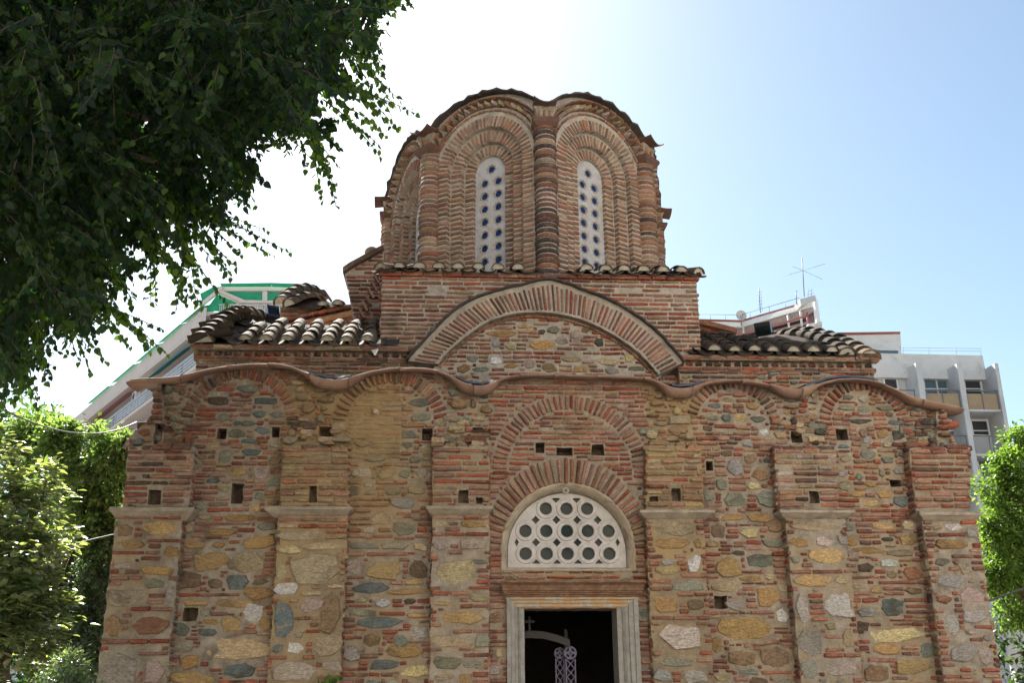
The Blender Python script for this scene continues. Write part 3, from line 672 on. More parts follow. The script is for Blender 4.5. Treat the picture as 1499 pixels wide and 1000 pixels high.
# ---- lunette window over the door
mb = MB(); Y1 = .13; n = 30
ri = 86 * .0081
def arcpts(r, zb): return [(LC[0] + r * math.cos(R(180*i/n)), LC[1] + r * math.sin(R(180*i/n))) for i in range(n+1)] + [(LC[0] - r, zb), (LC[0] + r, zb)]
A = arcpts(LR + .004, LB - .005); Bq = arcpts(ri + .008, LB + .03); A2 = arcpts(LR + .035, LB - .03); A0 = arcpts(LR + .03, LB - .025)
J = [random.uniform(-.01, .01) for _ in A]
V = [(u, -.018 + J[i]*.5, v) for i, (u, v) in enumerate(A0)] + [(u, -.025 + J[i]*.5, v) for i, (u, v) in enumerate(A)] + [(u, Y1, v) for u, v in Bq] + [(u, Y1 + .25, v) for u, v in Bq] + [(u, .03, v) for u, v in A2]
m_ = len(A)
F = [(k*m_+i, k*m_+(i+1)%m_, (k+1)*m_+(i+1)%m_, (k+1)*m_+i) for k in range(3) for i in range(m_)] + [(i, 4*m_+i, 4*m_+(i+1)%m_, (i+1)%m_) for i in range(m_)]
mb.add(V, F, (1,1,1), 0, True); lun = mb.build("lunette_window", "reveal_plaster", church)
# white pierced plate
SP = 31 * .00797; RV = 32.3 * .0082
c0 = uv(830, 778, Y1 + .02); holes = []; rings = []
def circ(c, r, n=20): return [(c[0] + r*math.cos(2*math.pi*i/n), c[1] + r*math.sin(2*math.pi*i/n)) for i in range(n)]
for row, xs in ((1, (-1, 0, 1)), (0, (-2, -1, 0, 1, 2)), (-1, (-2, -1, 0, 1, 2))):
    for k in xs: rings.append((c0[0] + k * SP, c0[1] + row * RV))
for c in rings: holes.append(circ(c, 9.1 * .008))
def astroid(c, a, b): return [(c[0] + a*abs(math.cos(t))**2.2*(1 if math.cos(t)>0 else -1), c[1] + b*abs(math.sin(t))**2.2*(1 if math.sin(t)>0 else -1)) for t in [2*math.pi*i/16+.0001 for i in range(16)]]
for row, xs in ((.5, (-1.5, -.5, .5, 1.5)), (-.5, (-1.5, -.5, .5, 1.5)), (1.45, (-.5, .5)), (-1.42, (-1.5, -.5, .5, 1.5)), (-.5, (-2.42, 2.42))):
    for k in xs:
        c = (c0[0] + k*SP, c0[1] + row*RV); q = astroid(c, .052 if abs(k) < 2 else .028, .052)
        if row > 1: q = [(x, min(y, c[1] + .012)) for x, y in q]
        if row < -1: q = [(x, max(y, c[1] - .004)) for x, y in q]
        q2 = [q[0]]
        for p in q[1:]:
            if math.hypot(p[0]-q2[-1][0], p[1]-q2[-1][1]) > .003: q2.append(p)
        holes.append(q2)
mb = MB(); PL = arcpts(ri, LB + .035); fr = plane_fr(Y1 + .02)
sheet(mb, PL, holes, fr, depth=.03, hole_depth=.0, step=.12, amp=.001, edge=.0)
for H in holes:
    n_ = len(H); V = [fr(u, v, 0) for u, v in H] + [fr(u, v, -.05) for u, v in H]
    mb.add(V, [(i, n_+i, n_+(i+1)%n_, (i+1)%n_) for i in range(n_)], (1,1,1), 0, True)
for c in rings:                                   # raised ring round each roundel
    V = []; n_ = 24
    for r, w_ in ((9.3*.008, 0), (9.6*.008, .012), (14.2*.008, .012), (14.9*.008, 0)):
        V += [fr(c[0] + r*math.cos(2*math.pi*i/n_), c[1] + r*math.sin(2*math.pi*i/n_), w_ + .001) for i in range(n_)]
    mb.add(V, [(k*n_+i, (k+1)*n_+i, (k+1)*n_+(i+1)%n_, k*n_+(i+1)%n_) for k in range(3) for i in range(n_)], (1,1,1), 0, False)
fixn(mb.build("pierced_plate", "white_plaster", lun))
mb = MB(); mb.prism(arcpts(ri + .02, LB + .02), 0, -.01, plane_fr(Y1 + .07)); mb.build("pane", "dark_glass", lun)
# round sensor on the frame
mb = MB(); c = at(828, 719, -.03)
def lathe(mb, prof, fr, n=20, col=(1,1,1), mi=0):   # prof: (radius, w)
    V = [fr(r*math.cos(2*math.pi*i/n), r*math.sin(2*math.pi*i/n), w_) for r, w_ in prof for i in range(n)]
    K = len(prof); F = [(k*n+i, k*n+(i+1)%n, (k+1)*n+(i+1)%n, (k+1)*n+i) for k in range(K-1) for i in range(n)]
    F += [tuple(range(n))[::-1], tuple((K-1)*n+i for i in range(n))]
    mb.add(V, F, col, mi, False)
q = lambda u, v, w, c=c: (c.x + u, c.y - w, c.z + v)
lathe(mb, [(.036,-.03),(.036,.02),(.030,.028),(.022,.028),(.021,.02)], q); lathe(mb, [(.019,.015),(.019,.024),(.012,.028)], q, 16, (1,1,1), 1)
mb.box((-.009,-.003,.028),(.009,.003,.031),(1,1,1),0,q)
o = mb.build("round_sensor", ["white_plaster", "black_metal"]); tag(o, "small round white sensor fixed at the top of the half-round window", "sensor")
# pale ceramic knob on the tan bricks
mb = MB(); c = at(550, 604, -.01); q = lambda u, v, w, c=c: (c.x + u, c.y - w, c.z + v)
lathe(mb, [(.015,-.02),(.016,.02),(.030,.03),(.033,.045),(.026,.06),(.01,.066)], q, 16)
mb.build("ceramic_knob", "reveal_plaster", wall)

# ---- marble door frame
dfr = empty("door_frame", (uv(838, 900)[0], 0, 0), church)
jx = [uv(742, 930, -.05)[0], uv(768, 930, -.05)[0], uv(905, 930, -.05)[0], uv(936, 930, -.05)[0]]
zl = uv(838, 891, -.03)[1]
for a, b_, nm in ((jx[0], jx[1], 1), (jx[3], jx[2], -1)):
    W = abs(b_ - a); s = 1 if b_ > a else -1
    prof = [(0, .02), (0, -.075), (.22, -.08), (.25, -.06), (.45, -.055), (.48, -.035), (.62, -.03), (.66, -.045), (.74, -.03), (.78, -.012), (1.0, -.008), (1.0, .40), (0, .40)]
    P = [(a + s * W * u, y) for u, y in prof]
    mb = MB(); zs = np.linspace(0, zl + .12, 12); n_ = len(P); V = []
    for z in zs: V += [(x + random.uniform(-.002,.002), y + random.uniform(-.002,.002), z if z < zl else zl + .12 * (0 if False else 1)) for x, y in P]
    F = [(k*n_+i, k*n_+(i+1)%n_, (k+1)*n_+(i+1)%n_, (k+1)*n_+i) for k in range(len(zs)-1) for i in range(n_)] + [tuple(range(n_)), tuple((len(zs)-1)*n_+i for i in range(n_))]
    mb.add(V, F); fixn(mb.build("jamb", "marble_frame", dfr))
def zz(y, Y): return uv(838, y, Y)[1]
zt = zz(850, -.2); xm, hw = (jx[0] + jx[3]) / 2, (jx[3] - jx[0]) / 2 - .03
def mould(name, prof, mat):
    mb = MB(); V = []; xs = np.linspace(-1, 1, 22); n_ = len(prof)
    for t in xs:
        for p, z in prof: V.append((xm + t * (hw + p*.55), -p + random.uniform(-.003, .003) * (p > 0), z + random.uniform(-.003, .003)))
    F = [(k*n_+i, (k+1)*n_+i, (k+1)*n_+(i+1)%n_, k*n_+(i+1)%n_) for k in range(len(xs)-1) for i in range(n_)] + [tuple(range(n_)), tuple((len(xs)-1)*n_+i for i in range(n_))]
    mb.add(V, F); return fixn(mb.build(name, mat, dfr))
H = zt - zl
mould("door_cornice", [(-.02, zt), (.20, zt), (.205, zt-.022), (.165, zt-.05), (.15, zt-.085), (.155, zt-.088), (.155, zt-.105), (.135, zt-.11), (.135, zt-.128), (.12, zt-.132), (.12, zt-.148), (.10, zt-.152), (.10, zt-.168), (.085, zt-.172), (-.02, zt-.172)], "marble_rust")
mould("lintel", [(-.38, zt-.17), (.075, zt-.172), (.075, zt-.20), (.055, zt-.21), (.06, zt-.235), (.045, zt-.25), (.045, zt-.28), (.02, zt-.285), (.02, zl), (-.38, zl)], "marble_stained")

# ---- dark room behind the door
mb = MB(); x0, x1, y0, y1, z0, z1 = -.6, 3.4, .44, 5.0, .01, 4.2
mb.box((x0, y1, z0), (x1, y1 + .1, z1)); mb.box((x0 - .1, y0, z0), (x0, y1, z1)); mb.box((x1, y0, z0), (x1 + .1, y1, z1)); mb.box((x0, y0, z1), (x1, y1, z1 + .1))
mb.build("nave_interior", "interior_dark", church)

# ---- things standing inside the doorway
def fan(px, top, Y, s):
    t = at(px, top, Y); e = empty("processional_fan", (t.x, Y, 0))
    q = lambda u, v, w: (t.x + u, Y - w, t.z - .09 * s + v)
    mb = MB(); r = .078 * s; n_ = 20
    for r0, r1, w_ in ((r*.72, r, .012), (r*.28, r*.42, .008)):
        V = [q(rr*math.cos(2*math.pi*i/n_), rr*math.sin(2*math.pi*i/n_), ww) for rr, ww in ((r0, 0), (r0, w_), (r1, w_), (r1, 0)) for i in range(n_)]
        mb.add(V, [(k*n_+i, k*n_+(i+1)%n_, ((k+1)%4)*n_+(i+1)%n_, ((k+1)%4)*n_+i) for k in range(4) for i in range(n_)])
    for a in range(4):
        ca, sa = math.cos(a*math.pi/2), math.sin(a*math.pi/2)
        mb.prism([(x*ca - y*sa, x*sa + y*ca) for x, y in ((0,-.008),(r*.74,-.018),(r*.74,.018),(0,.008))], 0, .007, q)
    fixn(mb.build("disc", "bluish_silver", e))
    mb = MB()
    for u in (-.055*s, .055*s): mb.box((u-.008, -1.25, 0), (u+.008, -r*.9, .014), (1,1,1), 0, q)
    y = -r
    while y > -1.2:
        for dx in (-1, 1): mb.prism([(-.05*s*dx, y), (-.05*s*dx + .014*dx, y), (.05*s*dx, y-.10), (.05*s*dx - .014*dx, y-.10)], .002 + .002*dx, .010 + .002*dx, q)
        mb.prism([(-.016, y-.05), (0, y-.034), (.016, y-.05), (0, y-.066)], 0, .016, q); y -= .10
    for yy in (-.35, -.8, -1.25): mb.box((-.06*s, yy-.012, .001), (.06*s, yy, .016), (1,1,1), 0, q)
    fixn(mb.build("lattice_staff", "bluish_silver", e))
    mb = MB(); base = t.z - .09*s - 1.25; mb.tube([(t.x, Y, base), (t.x, Y, .04)], .018); mb.box((t.x-.14, Y-.14, .01), (t.x+.14, Y+.14, .05)); mb.build("foot", "bluish_silver", e)
    return e
tag(fan(819, 947, .98, .88), "left lattice fan with a cross disc, set back behind its twin inside the door", "processional fan", "processional fans")
tag(fan(834.5, 945, .80, 1.0), "right lattice fan with a cross disc, the nearer one inside the door", "processional fan", "processional fans")
sc_ = empty("wooden_screen", (at(800, 930, .7).x, .7, 0)); tag(sc_, "curved wooden screen rail with a post and small cross inside the doorway", "wooden screen")
mb = MB(); pts = [at(x, y, .7) for x, y in ((752,926),(775,924),(795,925),(815,930),(834,937))]
for dz in (0,):
    V = []
    for p in pts: V += [(p.x, .68, p.z), (p.x, .72, p.z), (p.x, .72, p.z - .085), (p.x, .68, p.z - .085)]
    mb.add(V, [(i*4+j, i*4+(j+1)%4, (i+1)*4+(j+1)%4, (i+1)*4+j) for i in range(4) for j in range(4)] + [(0,1,2,3), (16,19,18,17)])
fixn(mb.build("rail", "wood", sc_))
mb = MB(); p = at(834, 921, .7); mb.box((p.x-.02, 1.15, .01), (p.x+.02, 1.19, p.z + .02)); mb.build("post", "wood", sc_)
mb = MB(); p = at(775, 903, .7); mb.box((p.x-.012, .69, pts[1].z), (p.x+.012, .71, p.z)); mb.box((p.x-.06, .688, p.z-.075), (p.x+.06, .712, p.z-.045)); mb.build("cross", "wood", sc_)
mb = MB(); p = at(766, 940, .7); mb.box((p.x-.10, .68, .01), (p.x-.05, .74, p.z+.1)); 
for k in range(9): mb.tube([(p.x-.02, .7, p.z - k*.16), (p.x-.02+.005, .7, p.z-.12-k*.16)], .014, 8, r1=.008)
mb.build("side_post", "wood", sc_)
# ================================================================== UPPER CHURCH
def cover(mb, P, d, n, L, r0, r1, col, fill=None, seg=8, th=.014):
    """half-round cover tile, mouth at P, axis d, up n"""
    P, d, n = Vector(P), Vector(d).normalized(), Vector(n).normalized(); s = d.cross(n).normalized(); V = []
    for k, (o, r) in enumerate(((0, r0), (L, r1))):
        for q in (r, r - th):
            for i in range(seg + 1):
                a = math.pi * i / seg; V.append(P + d*o + s*math.cos(a)*q + n*(math.sin(a)*q*.9))
    m = seg + 1; F = []
    for i in range(seg):
        F += [(i, i+1, 2*m+i+1, 2*m+i), (m+i+1, m+i, 3*m+i, 3*m+i+1), (i+1, i, m+i, m+i+1)]
    mb.add(V, F, col, 0, False)
    if fill is not None:
        q = r0 - th * .6; o = .03; W = [P + d*o + s*math.cos(math.pi*i/seg)*q + n*(math.sin(math.pi*i/seg)*q*.9) + d*random.uniform(-.006,.006) for i in range(m)] + [P + d*(o-.014) + n*q*.4]
        mb.add(W, [(i+1, i, m) for i in range(seg)] + [(0, seg, m)], fill, 2, True)
def pan(mb, P, d, n, L, r, col, th=.014, seg=6):
    P, d, n = Vector(P), Vector(d).normalized(), Vector(n).normalized(); s = d.cross(n).normalized(); V = []
    for o in (0, L):
        for q in (0, th):
            for i in range(seg + 1):
                t = -1 + 2*i/seg; V.append(P + d*o + s*t*r + n*(-.045*(1-t*t) - q + .01))
    m = seg + 1; F = []
    for i in range(seg):
        F += [(i+1, i, 2*m+i, 2*m+i+1), (m+i, m+i+1, 3*m+i+1, 3*m+i), (i, i+1, m+i+1, m+i)]
    mb.add(V, F, col, 0, False)
TC = [(.145,.115,.085),(.11,.09,.07),(.18,.135,.095),(.09,.076,.062),(.14,.115,.09),(.20,.14,.095)]
def tcol(dark=1.0):
    c = random.choice(TC); k = random.uniform(.75, 1.2) * dark; return tuple(x * k for x in c)
def tile_field(mb, A, B, d, n, rows, pitch=.29, ex=.34, r=.098, dark=1.0, keep=lambda i, j: True, fillcol=(.8,.75,.65), tail=1):
    A, B = Vector(A), Vector(B); s = (B - A); L = s.length; s.normalize(); d = Vector(d).normalized(); n = Vector(n).normalized()
    k = max(1, round(L / pitch)); p = L / k
    for i in range(k):
        j0 = random.uniform(-.015, .015)
        for j in range(rows):
            if not keep(i, j): continue
            q = A + s * (p * (i + .5) + j0 + random.uniform(-.008,.008)) + d * (ex * j + random.uniform(-.02, .02)) + n * (.03 + random.uniform(0, .012))
            dd = (d + s * random.uniform(-.05, .05) - n * .035)
            cover(mb, q, dd, n, ex + .10, r * random.uniform(.95, 1.08), r * .82, tcol(dark), fillcol if j == 0 else None)
    for i in range(k + 1):
        for j in range(rows):
            if not keep(min(i, k-1), j): continue
            pan(mb, A + s * (p * i) + d * (ex * j - .03) + n * .02, d - n * .03, n, ex + .1, p * .42, tcol(dark))
WY = 2.1
def wz(px, py, Y=WY): return at(px, py, Y).z
# ---- wing walls with projecting bands and dogtooth
def wing(x0, x1, ytop0, ytop1, ybot, nm):
    pl = poly([(x0, ybot), (x1, ybot), (x1, ytop1), (x0, ytop0)], WY); xa, xb = pl[0][0], pl[1][0]; pl[3] = (xa, pl[3][1]); pl[2] = (xb, pl[2][1])
    zt = (pl[2][1] + pl[3][1]) / 2; pl = [(xa, pl[0][1] - .4), (xb, pl[0][1] - .4), (xb, zt), (xa, zt)]
    L = Layout([(xa, pl[0][1]), (xb, pl[0][1]), (xb, zt - .195), (xa, zt - .195)])
    L.stones(30, (.05,.08), (.025,.03), ('g','n','b','t'), None)
    L.rows((.034,.046), (.016,.026), (.14,.36), ('red','dark','red','pink','n'), .95); L.chips(400, ('red','n','t'))
    mb = MB(); fr = plane_fr(WY); sheet(mb, pl, [], fr, depth=.3); L.emit(mb, fr)
    def course(z, t, proj, ln, keys, tooth=False):
        x = xa - proj * .6
        while x < xb + proj * .6 - .05:
            l = min(random.uniform(*ln), xb + proj * .6 - x)
            q = plane_fr(WY - proj + random.uniform(-.008, .01))
            if tooth:
                w_ = .085; c = pcol(random.choice(keys)); yb = WY + .02; V = []
                j = random.uniform(-.01, .01)
                for zz_ in (z - t/2, z + t/2): V += [(x + j, yb, zz_), (x + w_*.9 + j, WY - proj, zz_), (x + w_*1.5 + j, yb, zz_)]
                mb.add(V, [(0,2,1), (3,4,5), (0,1,4,3), (1,2,5,4)], c, 1)
                x += w_ * 1.65
            else:
                piece(mb, q, x + l/2, z, l/2, t/2, random.uniform(-.015,.015), 'brick', pcol(random.choice(keys)), .012, base=-proj - .02); x += l + .014
        if not tooth: mb.box((xa - proj*.55, WY - proj + .012, z - t/2 - .012), (xb + proj*.55, WY + .02, z + t/2 + .012), (1,1,1), 0)
    course(zt - .025, .045, .12, (.2,.4), ('red','pink','tan')); course(zt - .10, .05, .085, (.1,.2), ('red','dark','n'), True)
    course(zt - .175, .042, .05, (.2,.36), ('red','red','dark'))
    mb.build(nm, ["mortar", "masonry"], church); return xa, xb, zt
lxa, lxb, lzt = wing(285, 606, 508, 512, 552, "wing_wall")
rxa, rxb, rzt = wing(996, 1281, 525, 526, 565, "wing_wall")

def quad_bed(mb, P, col=(1,1,1), mi=1):
    mb.add([Vector(p) for p in P], [tuple(range(len(P)))], col, mi, False)
def chain(mb, pts, r, ex, dark=1.0, fill=True, cols=None):
    P = [Vector(p) for p in pts]; T = [0]
    for a, b in zip(P[:-1], P[1:]): T.append(T[-1] + (b - a).length)
    def pt(t):
        t = min(max(t, 0), T[-1] - 1e-4)
        for i in range(len(P)-1):
            if t <= T[i+1]: return P[i].lerp(P[i+1], (t - T[i]) / (T[i+1] - T[i]))
    t = 0; i = 0
    while t < T[-1] - ex * .3:
        a, b = pt(t), pt(t + ex); d = (b - a); 
        if d.length < .02: break
        d.normalize(); n = (Vector((0,0,1)) - d * d.z).normalized()
        cover(mb, a + n * .02, (d - n * .06), n, ex * 1.25, r * random.uniform(.95, 1.08), r * .8, (cols[i % len(cols)] if cols else tcol(dark)), (.62,.58,.5) if fill and i == 0 else None, 10, .02)
        t += ex; i += 1
# ---- left wing roof
mb = MB(); sl_ = R(31); d = Vector((0, math.cos(sl_), math.sin(sl_))); n = Vector((0, -math.sin(sl_), math.cos(sl_)))
ez = lzt + .03; EY = 1.95
xl0 = at(346, 500, EY).x; xr0 = at(552, 505, EY).x
tile_field(mb, (xl0, EY, ez), (xr0, EY, ez), d, n, 4, .30, .33, .105, 1.0, lambda i, j: not (i == 0 and j > 2) and not (i == 1 and j > 4))
hipL = [at(x, y + 9, Y) for x, y, Y in ((294,495,1.98),(306,484,2.25),(318,474,2.55),(331,464,2.85),(345,456,3.2),(358,454,3.5),(372,458,3.8),(384,466,4.0))]
chain(mb, hipL, .185, .22, .95)
o_ = Vector((.0, 0, 0))
for i, (px, py, Y) in enumerate(((284,497,2.15),(289,487,2.5),(300,477,2.85),(316,466,3.15))):   # covers and slabs running off to the left
    a = at(px, py + 5, Y); cover(mb, a, (1, .05, .30), (-.3, 0, 1), .26, .09, .08, tcol(.9), (.5,.46,.4)); pan(mb, a + Vector((-.03, -.16, -.01)), (1, .02, .25), (-.25, 0, 1), .6, .14, tcol(.9))
for i, (px, py, Y) in enumerate(((336,493,2.1),(345,483,2.45),(362,472,2.8))):
    a = at(px, py, Y); pan(mb, a, (-.35, .9, .45), (0, -.4, 1), .4, .13, tcol(.8))
# cement bed under the tiles
xi = at(372, 497, EY).x
def strip(A_, B_):
    V = []; 
    for p, q in zip(A_, B_): V += [Vector(p), Vector(q)]
    mb.add(V, [(2*i, 2*i+1, 2*i+3, 2*i+2) for i in range(len(A_)-1)], (1,1,1), 1, True)
hp = [Vector((lxa - .04, EY + .03, ez - .02))] + [p - Vector((0, 0, .02)) for p in hipL] + [hipL[-1] + Vector((.35, .6, -.15))]
def onslope(x, Y): t = max(0, min(Y - EY, 1.3)); return Vector((x, Y, ez - .02 + t * math.tan(sl_)))
strip(hp, [onslope(xi, max(p.y, EY + .03)) for p in hp]); strip([onslope(xi, max(p.y, EY+.03)) for p in hp], [onslope(xr0 + .3, max(p.y, EY+.03)) for p in hp])
strip([Vector((lxa - .05, p.y + .2, ez - .02)) for p in hp], hp)
mb.build("wing_roof_tiles", ["tile_clay", "cement", "mouth_mortar"], church)
# ---- right wing roof
mb = MB(); sl_ = R(27); d = Vector((0, math.cos(sl_), math.sin(sl_))); n = Vector((0, -math.sin(sl_), math.cos(sl_))); ez = rzt + .03
xa_, xb_ = at(1034, 520, EY).x, at(1232, 524, EY).x
tile_field(mb, (xa_, EY, ez), (xb_, EY, ez), d, n, 5, .29, .34, .105, .55, lambda i, j: not (i >= 5 and j > 1) and not (i == 4 and j > 2) and not (i == 3 and j > 3), (.75,.72,.68))
hipR = [at(x, y + 11, Y) for x, y, Y in ((1274,517,1.98),(1262,511,2.2),(1246,503,2.45),(1229,495,2.7),(1211,488,2.95),(1192,484,3.2),(1172,483,3.5),(1152,485,3.8),(1134,489,4.1),(1118,494,4.4))]
chain(mb, hipR, .18, .23, .5, True, [(.26,.19,.13),(.22,.16,.12),(.15,.12,.10),(.11,.10,.10),(.10,.095,.095),(.12,.11,.105),(.09,.09,.095),(.11,.105,.10)])
chain(mb, [at(x, y, Y) for x, y, Y in ((1240,522,2.0),(1226,512,2.3),(1208,503,2.6),(1188,497,2.9),(1166,495,3.2),(1146,496,3.5))], .15, .24, .45, True)
a = at(1284, 524, 2.05); pan(mb, a, (-1, .05, .05), (0, 0, 1), .35, .15, (.3,.2,.14))
for px, py, Y in ((1255,511,2.1),(1240,507,2.4),(1222,500,2.7),(1200,493,3.0),(1182,489,3.2)):
    pan(mb, at(px, py, Y), (-.55, .7, .3), (0, -.4, 1), .5, .14, tcol(.5))
hp = [Vector((rxb + .04, EY + .03, ez - .02))] + [p - Vector((0, 0, .02)) for p in hipR] + [hipR[-1] + Vector((-.4, .6, -.15))]
xi = at(1215, 522, EY).x
def xin(p): return min(xi, p.x - .25)
strip([onslope(xin(p), max(p.y, EY+.03)) for p in hp], hp); strip([onslope(xa_ - .2, max(p.y, EY+.03)) for p in hp], [onslope(xin(p), max(p.y, EY+.03)) for p in hp])
strip(hp, [Vector((rxb + .05, p.y + .2, ez - .02)) for p in hp])
P0 = [at(1232, 516, 2.1), at(1205, 508, 2.5), at(1170, 499, 3.0), at(1138, 494, 3.5), at(1118, 497, 4.0)]; V = []
for i, p in enumerate(P0):
    for dx, dz in ((.22, .02), (.05, .10), (-.14, .06), (-.28, -.03)): V.append(p + Vector((dx, random.uniform(-.02,.02), dz * random.uniform(.7, 1.1))))
mb.add(V, [(i*4+j+1, i*4+j, (i+1)*4+j, (i+1)*4+j+1) for i in range(4) for j in range(3)], (1,1,1), 1, True)
mb.build("wing_roof_tiles", ["tile_clay", "cement", "mouth_mortar"], church)

# ---- tall middle block that carries the drum
BY = 2.3
bx0, bx1 = at(558, 440, BY).x, at(1021, 440, BY).x; bzt = (at(558, 401, BY).z + at(1021, 408, BY).z) / 2
mb = MB(); fr = plane_fr(BY); pl = [(bx0, 5.2), (bx1, 5.2), (bx1, bzt), (bx0, bzt)]
L = Layout(pl); L.rows((.040,.046), (.028,.034), (.16,.42), ('red','pink','red','tan'), .97, (.014,.028), h=(.008,.018)); L.chips(100, ('w','t','red'))
sheet(mb, pl, [], fr, depth=.3, edge=.012); L.emit(mb, fr)
for sx, X in ((-1, bx0), (1, bx1)):
    q = (lambda u, v, w, X=X, sx=sx: (X + sx*w, u, v)); pl2 = [(BY + .05, 5.0), (9.5, 5.0), (9.5, bzt), (BY + .05, bzt)]
    L = Layout(pl2); L.rows((.040,.05), (.03,.04), (.2,.42), ('red','pink','red','tan'), .97)
    sheet(mb, pl2, [], q, depth=.1, step=.3); L.emit(mb, q)
x = bx0 - .05                                     # slightly projecting top course
while x < bx1 - .05:
    l = min(random.uniform(.2, .4), bx1 + .04 - x); piece(mb, plane_fr(BY - .05), x + l/2, bzt - .02, l/2, .024, 0, 'brick', pcol('red'), .012, base=-.06); x += l + .012
mb.box((bx0 + .05, 9.3, 5.0), (bx1 - .05, 9.5, bzt)); mb.box((bx0 + .02, BY + .06, bzt - .03), (bx1 - .02, 9.45, bzt + .02))
mb.build("drum_block", ["mortar_grey", "masonry"], church)
mb = MB(); sl2 = R(22); d = Vector((0, math.cos(sl2), math.sin(sl2))); n = Vector((0, -math.sin(sl2), math.cos(sl2)))
tile_field(mb, (at(571, 400, BY-.08).x, BY - .12, bzt + .03), (at(772, 402, BY-.08).x, BY - .12, bzt + .03), d, n, 2, .29, .34, .10, .9, fillcol=(.75,.68,.6))
tile_field(mb, (at(845, 403, BY-.08).x, BY - .12, bzt + .03), (at(1012, 406, BY-.08).x, BY - .12, bzt + .03), d, n, 2, .29, .34, .10, .9, fillcol=(.75,.68,.6))
for X, s_ in ((bx0 - .03, 1), (bx1 + .03, -1)):
    cover(mb, (X, BY - .12, bzt + .03), (s_ * .5, .8, .3), (0, -.3, 1), .5, .12, .10, tcol(.9), (.7,.65,.55)); pan(mb, (X - s_*.08, BY - .05, bzt + .05), (s_ * .8, .5, .2), (0,-.2,1), .5, .14, (.28,.15,.10))
    for Y in np.arange(BY + .3, 9.2, .3): cover(mb, (X - s_*.05, Y, bzt + .03), (s_, 0, .35), (-s_*.35, 0, 1), .6, .10, .09, tcol(.8), (.7,.65,.55))
mb.box((bx0 - .02, BY - .06, bzt + .003), (bx1 + .02, 9.5, bzt + .028), (.2,.16,.13), 0)
# low pitched top leading up to the drum
cx, cy = 1.266, 6.0
quad_bed(mb, [(bx0, BY, bzt + .03), (bx1, BY, bzt + .03), (cx + 2, 3.2, bzt + .35), (cx - 2, 3.2, bzt + .35)])
mb.build("block_eave_tiles", ["tile_clay", "cement", "mouth_mortar"], church)

# ---- great arch over the porch roof
EXT = [(597,528),(611,511),(626,495),(652,467),(675,448),(706,433),(738,424),(769,417),(795,410),(812,411),(836,419),(860,428),(896,442),(932,463),(963,488),(985,512),(1000,531)]
INT = [(641,533),(648,523),(657,513),(685,490),(709,473),(735,463),(761,457),(800,457),(829,461),(860,470),(896,488),(930,511),(950,531),(964,548)]
AY = 1.95
def resample(P, m):
    P = [np.array(p) for p in P]; T = np.concatenate([[0], np.cumsum([np.linalg.norm(b-a) for a, b in zip(P[:-1], P[1:])])])
    t = np.linspace(0, T[-1], m); A = np.array(P); return [(float(np.interp(q, T, A[:,0])), float(np.interp(q, T, A[:,1]))) for q in t]
E_ = [uv(x, y, AY) for x, y in EXT]; I_ = [uv(x, y, AY) for x, y in INT]
Es, Is = resample(smooth_line(E_, 1), 121), resample(smooth_line(I_, 1), 121)
mb = MB(); ring = Es + Is[::-1]; fr = plane_fr(AY); sheet(mb, ring, [], fr, depth=.36, step=.12, amp=.004, edge=.006)
nb_ = 64
E2, I2 = resample(Es, nb_ * 2 + 1), resample(Is, nb_ * 2 + 1)
for i in range(nb_):
    a, b = np.array(I2[2*i+1]), np.array(E2[2*i+1]); dv = b - a; Lb = np.linalg.norm(dv); u_ = dv / Lb
    l0, l1 = .03 + random.uniform(0, .02), Lb - .07 - random.uniform(0, .03); c = a + u_ * (l0 + l1) / 2
    piece(mb, fr, c[0], c[1], (l1 - l0) / 2, .0185 * random.uniform(.8, 1.15), math.atan2(u_[1], u_[0]) + random.uniform(-.02,.02), 'brick', pcol(random.choice(('red','pink','red','dark','tan'))), .02)
Ik = resample(Is, 40)
for a, b in zip(Ik[:-1], Ik[1:]):                 # thin tiles lining the intrados
    a, b = np.array(a), np.array(b); m_ = (a + b) / 2; t = (b - a); l = np.linalg.norm(t); nrm = np.array([t[1], -t[0]]) / l
    m2 = m_ + nrm * .035
    piece(mb, plane_fr(AY + .10), m2[0], m2[1], l/2 * .9, .016, math.atan2(t[1], t[0]), 'brick', pcol(random.choice(('tan','pink','red'))), .02, base=-.1)
mb.build("great_arch", ["mortar_grey", "masonry"], church)
mb = MB(); V = []; Ek = resample(Es, 90)
for i, (x, z) in enumerate(Ek):
    j = random.uniform(-.012, .012); a, b = Ek[max(i-1,0)], Ek[min(i+1,89)]; tx, tz = b[0]-a[0], b[1]-a[1]; l = math.hypot(tx, tz); nx, nz = -tz/l, tx/l
    for o, y in ((-.005, AY + .02), (-.008 + j, AY - .07), (.022 + j, AY - .075), (.03, AY - .03), (.03, AY + .38)): V.append((x + nx*o, y, z + nz*o))
mb.add(V, [(i*5+j, i*5+j+1, (i+1)*5+j+1, (i+1)*5+j) for i in range(89) for j in range(4)] + [(0,4,3,2,1), tuple(89*5+k for k in range(5))], (1,1,1), 0, True)
mb.build("arch_drip_edge", "old_slate", church)
TY = 2.08; Tp = [uv(*p, AY) for p in INT]; Tp = [(x + (-.05 if x < cx else .05) * (1 if abs(x-cx) > 1 else 0), z + .03) for x, z in Tp]
Tp = [(Tp[0][0] - .1, 5.3)] + Tp + [(Tp[-1][0] + .1, 5.3)]; Tp = Tp[::-1]
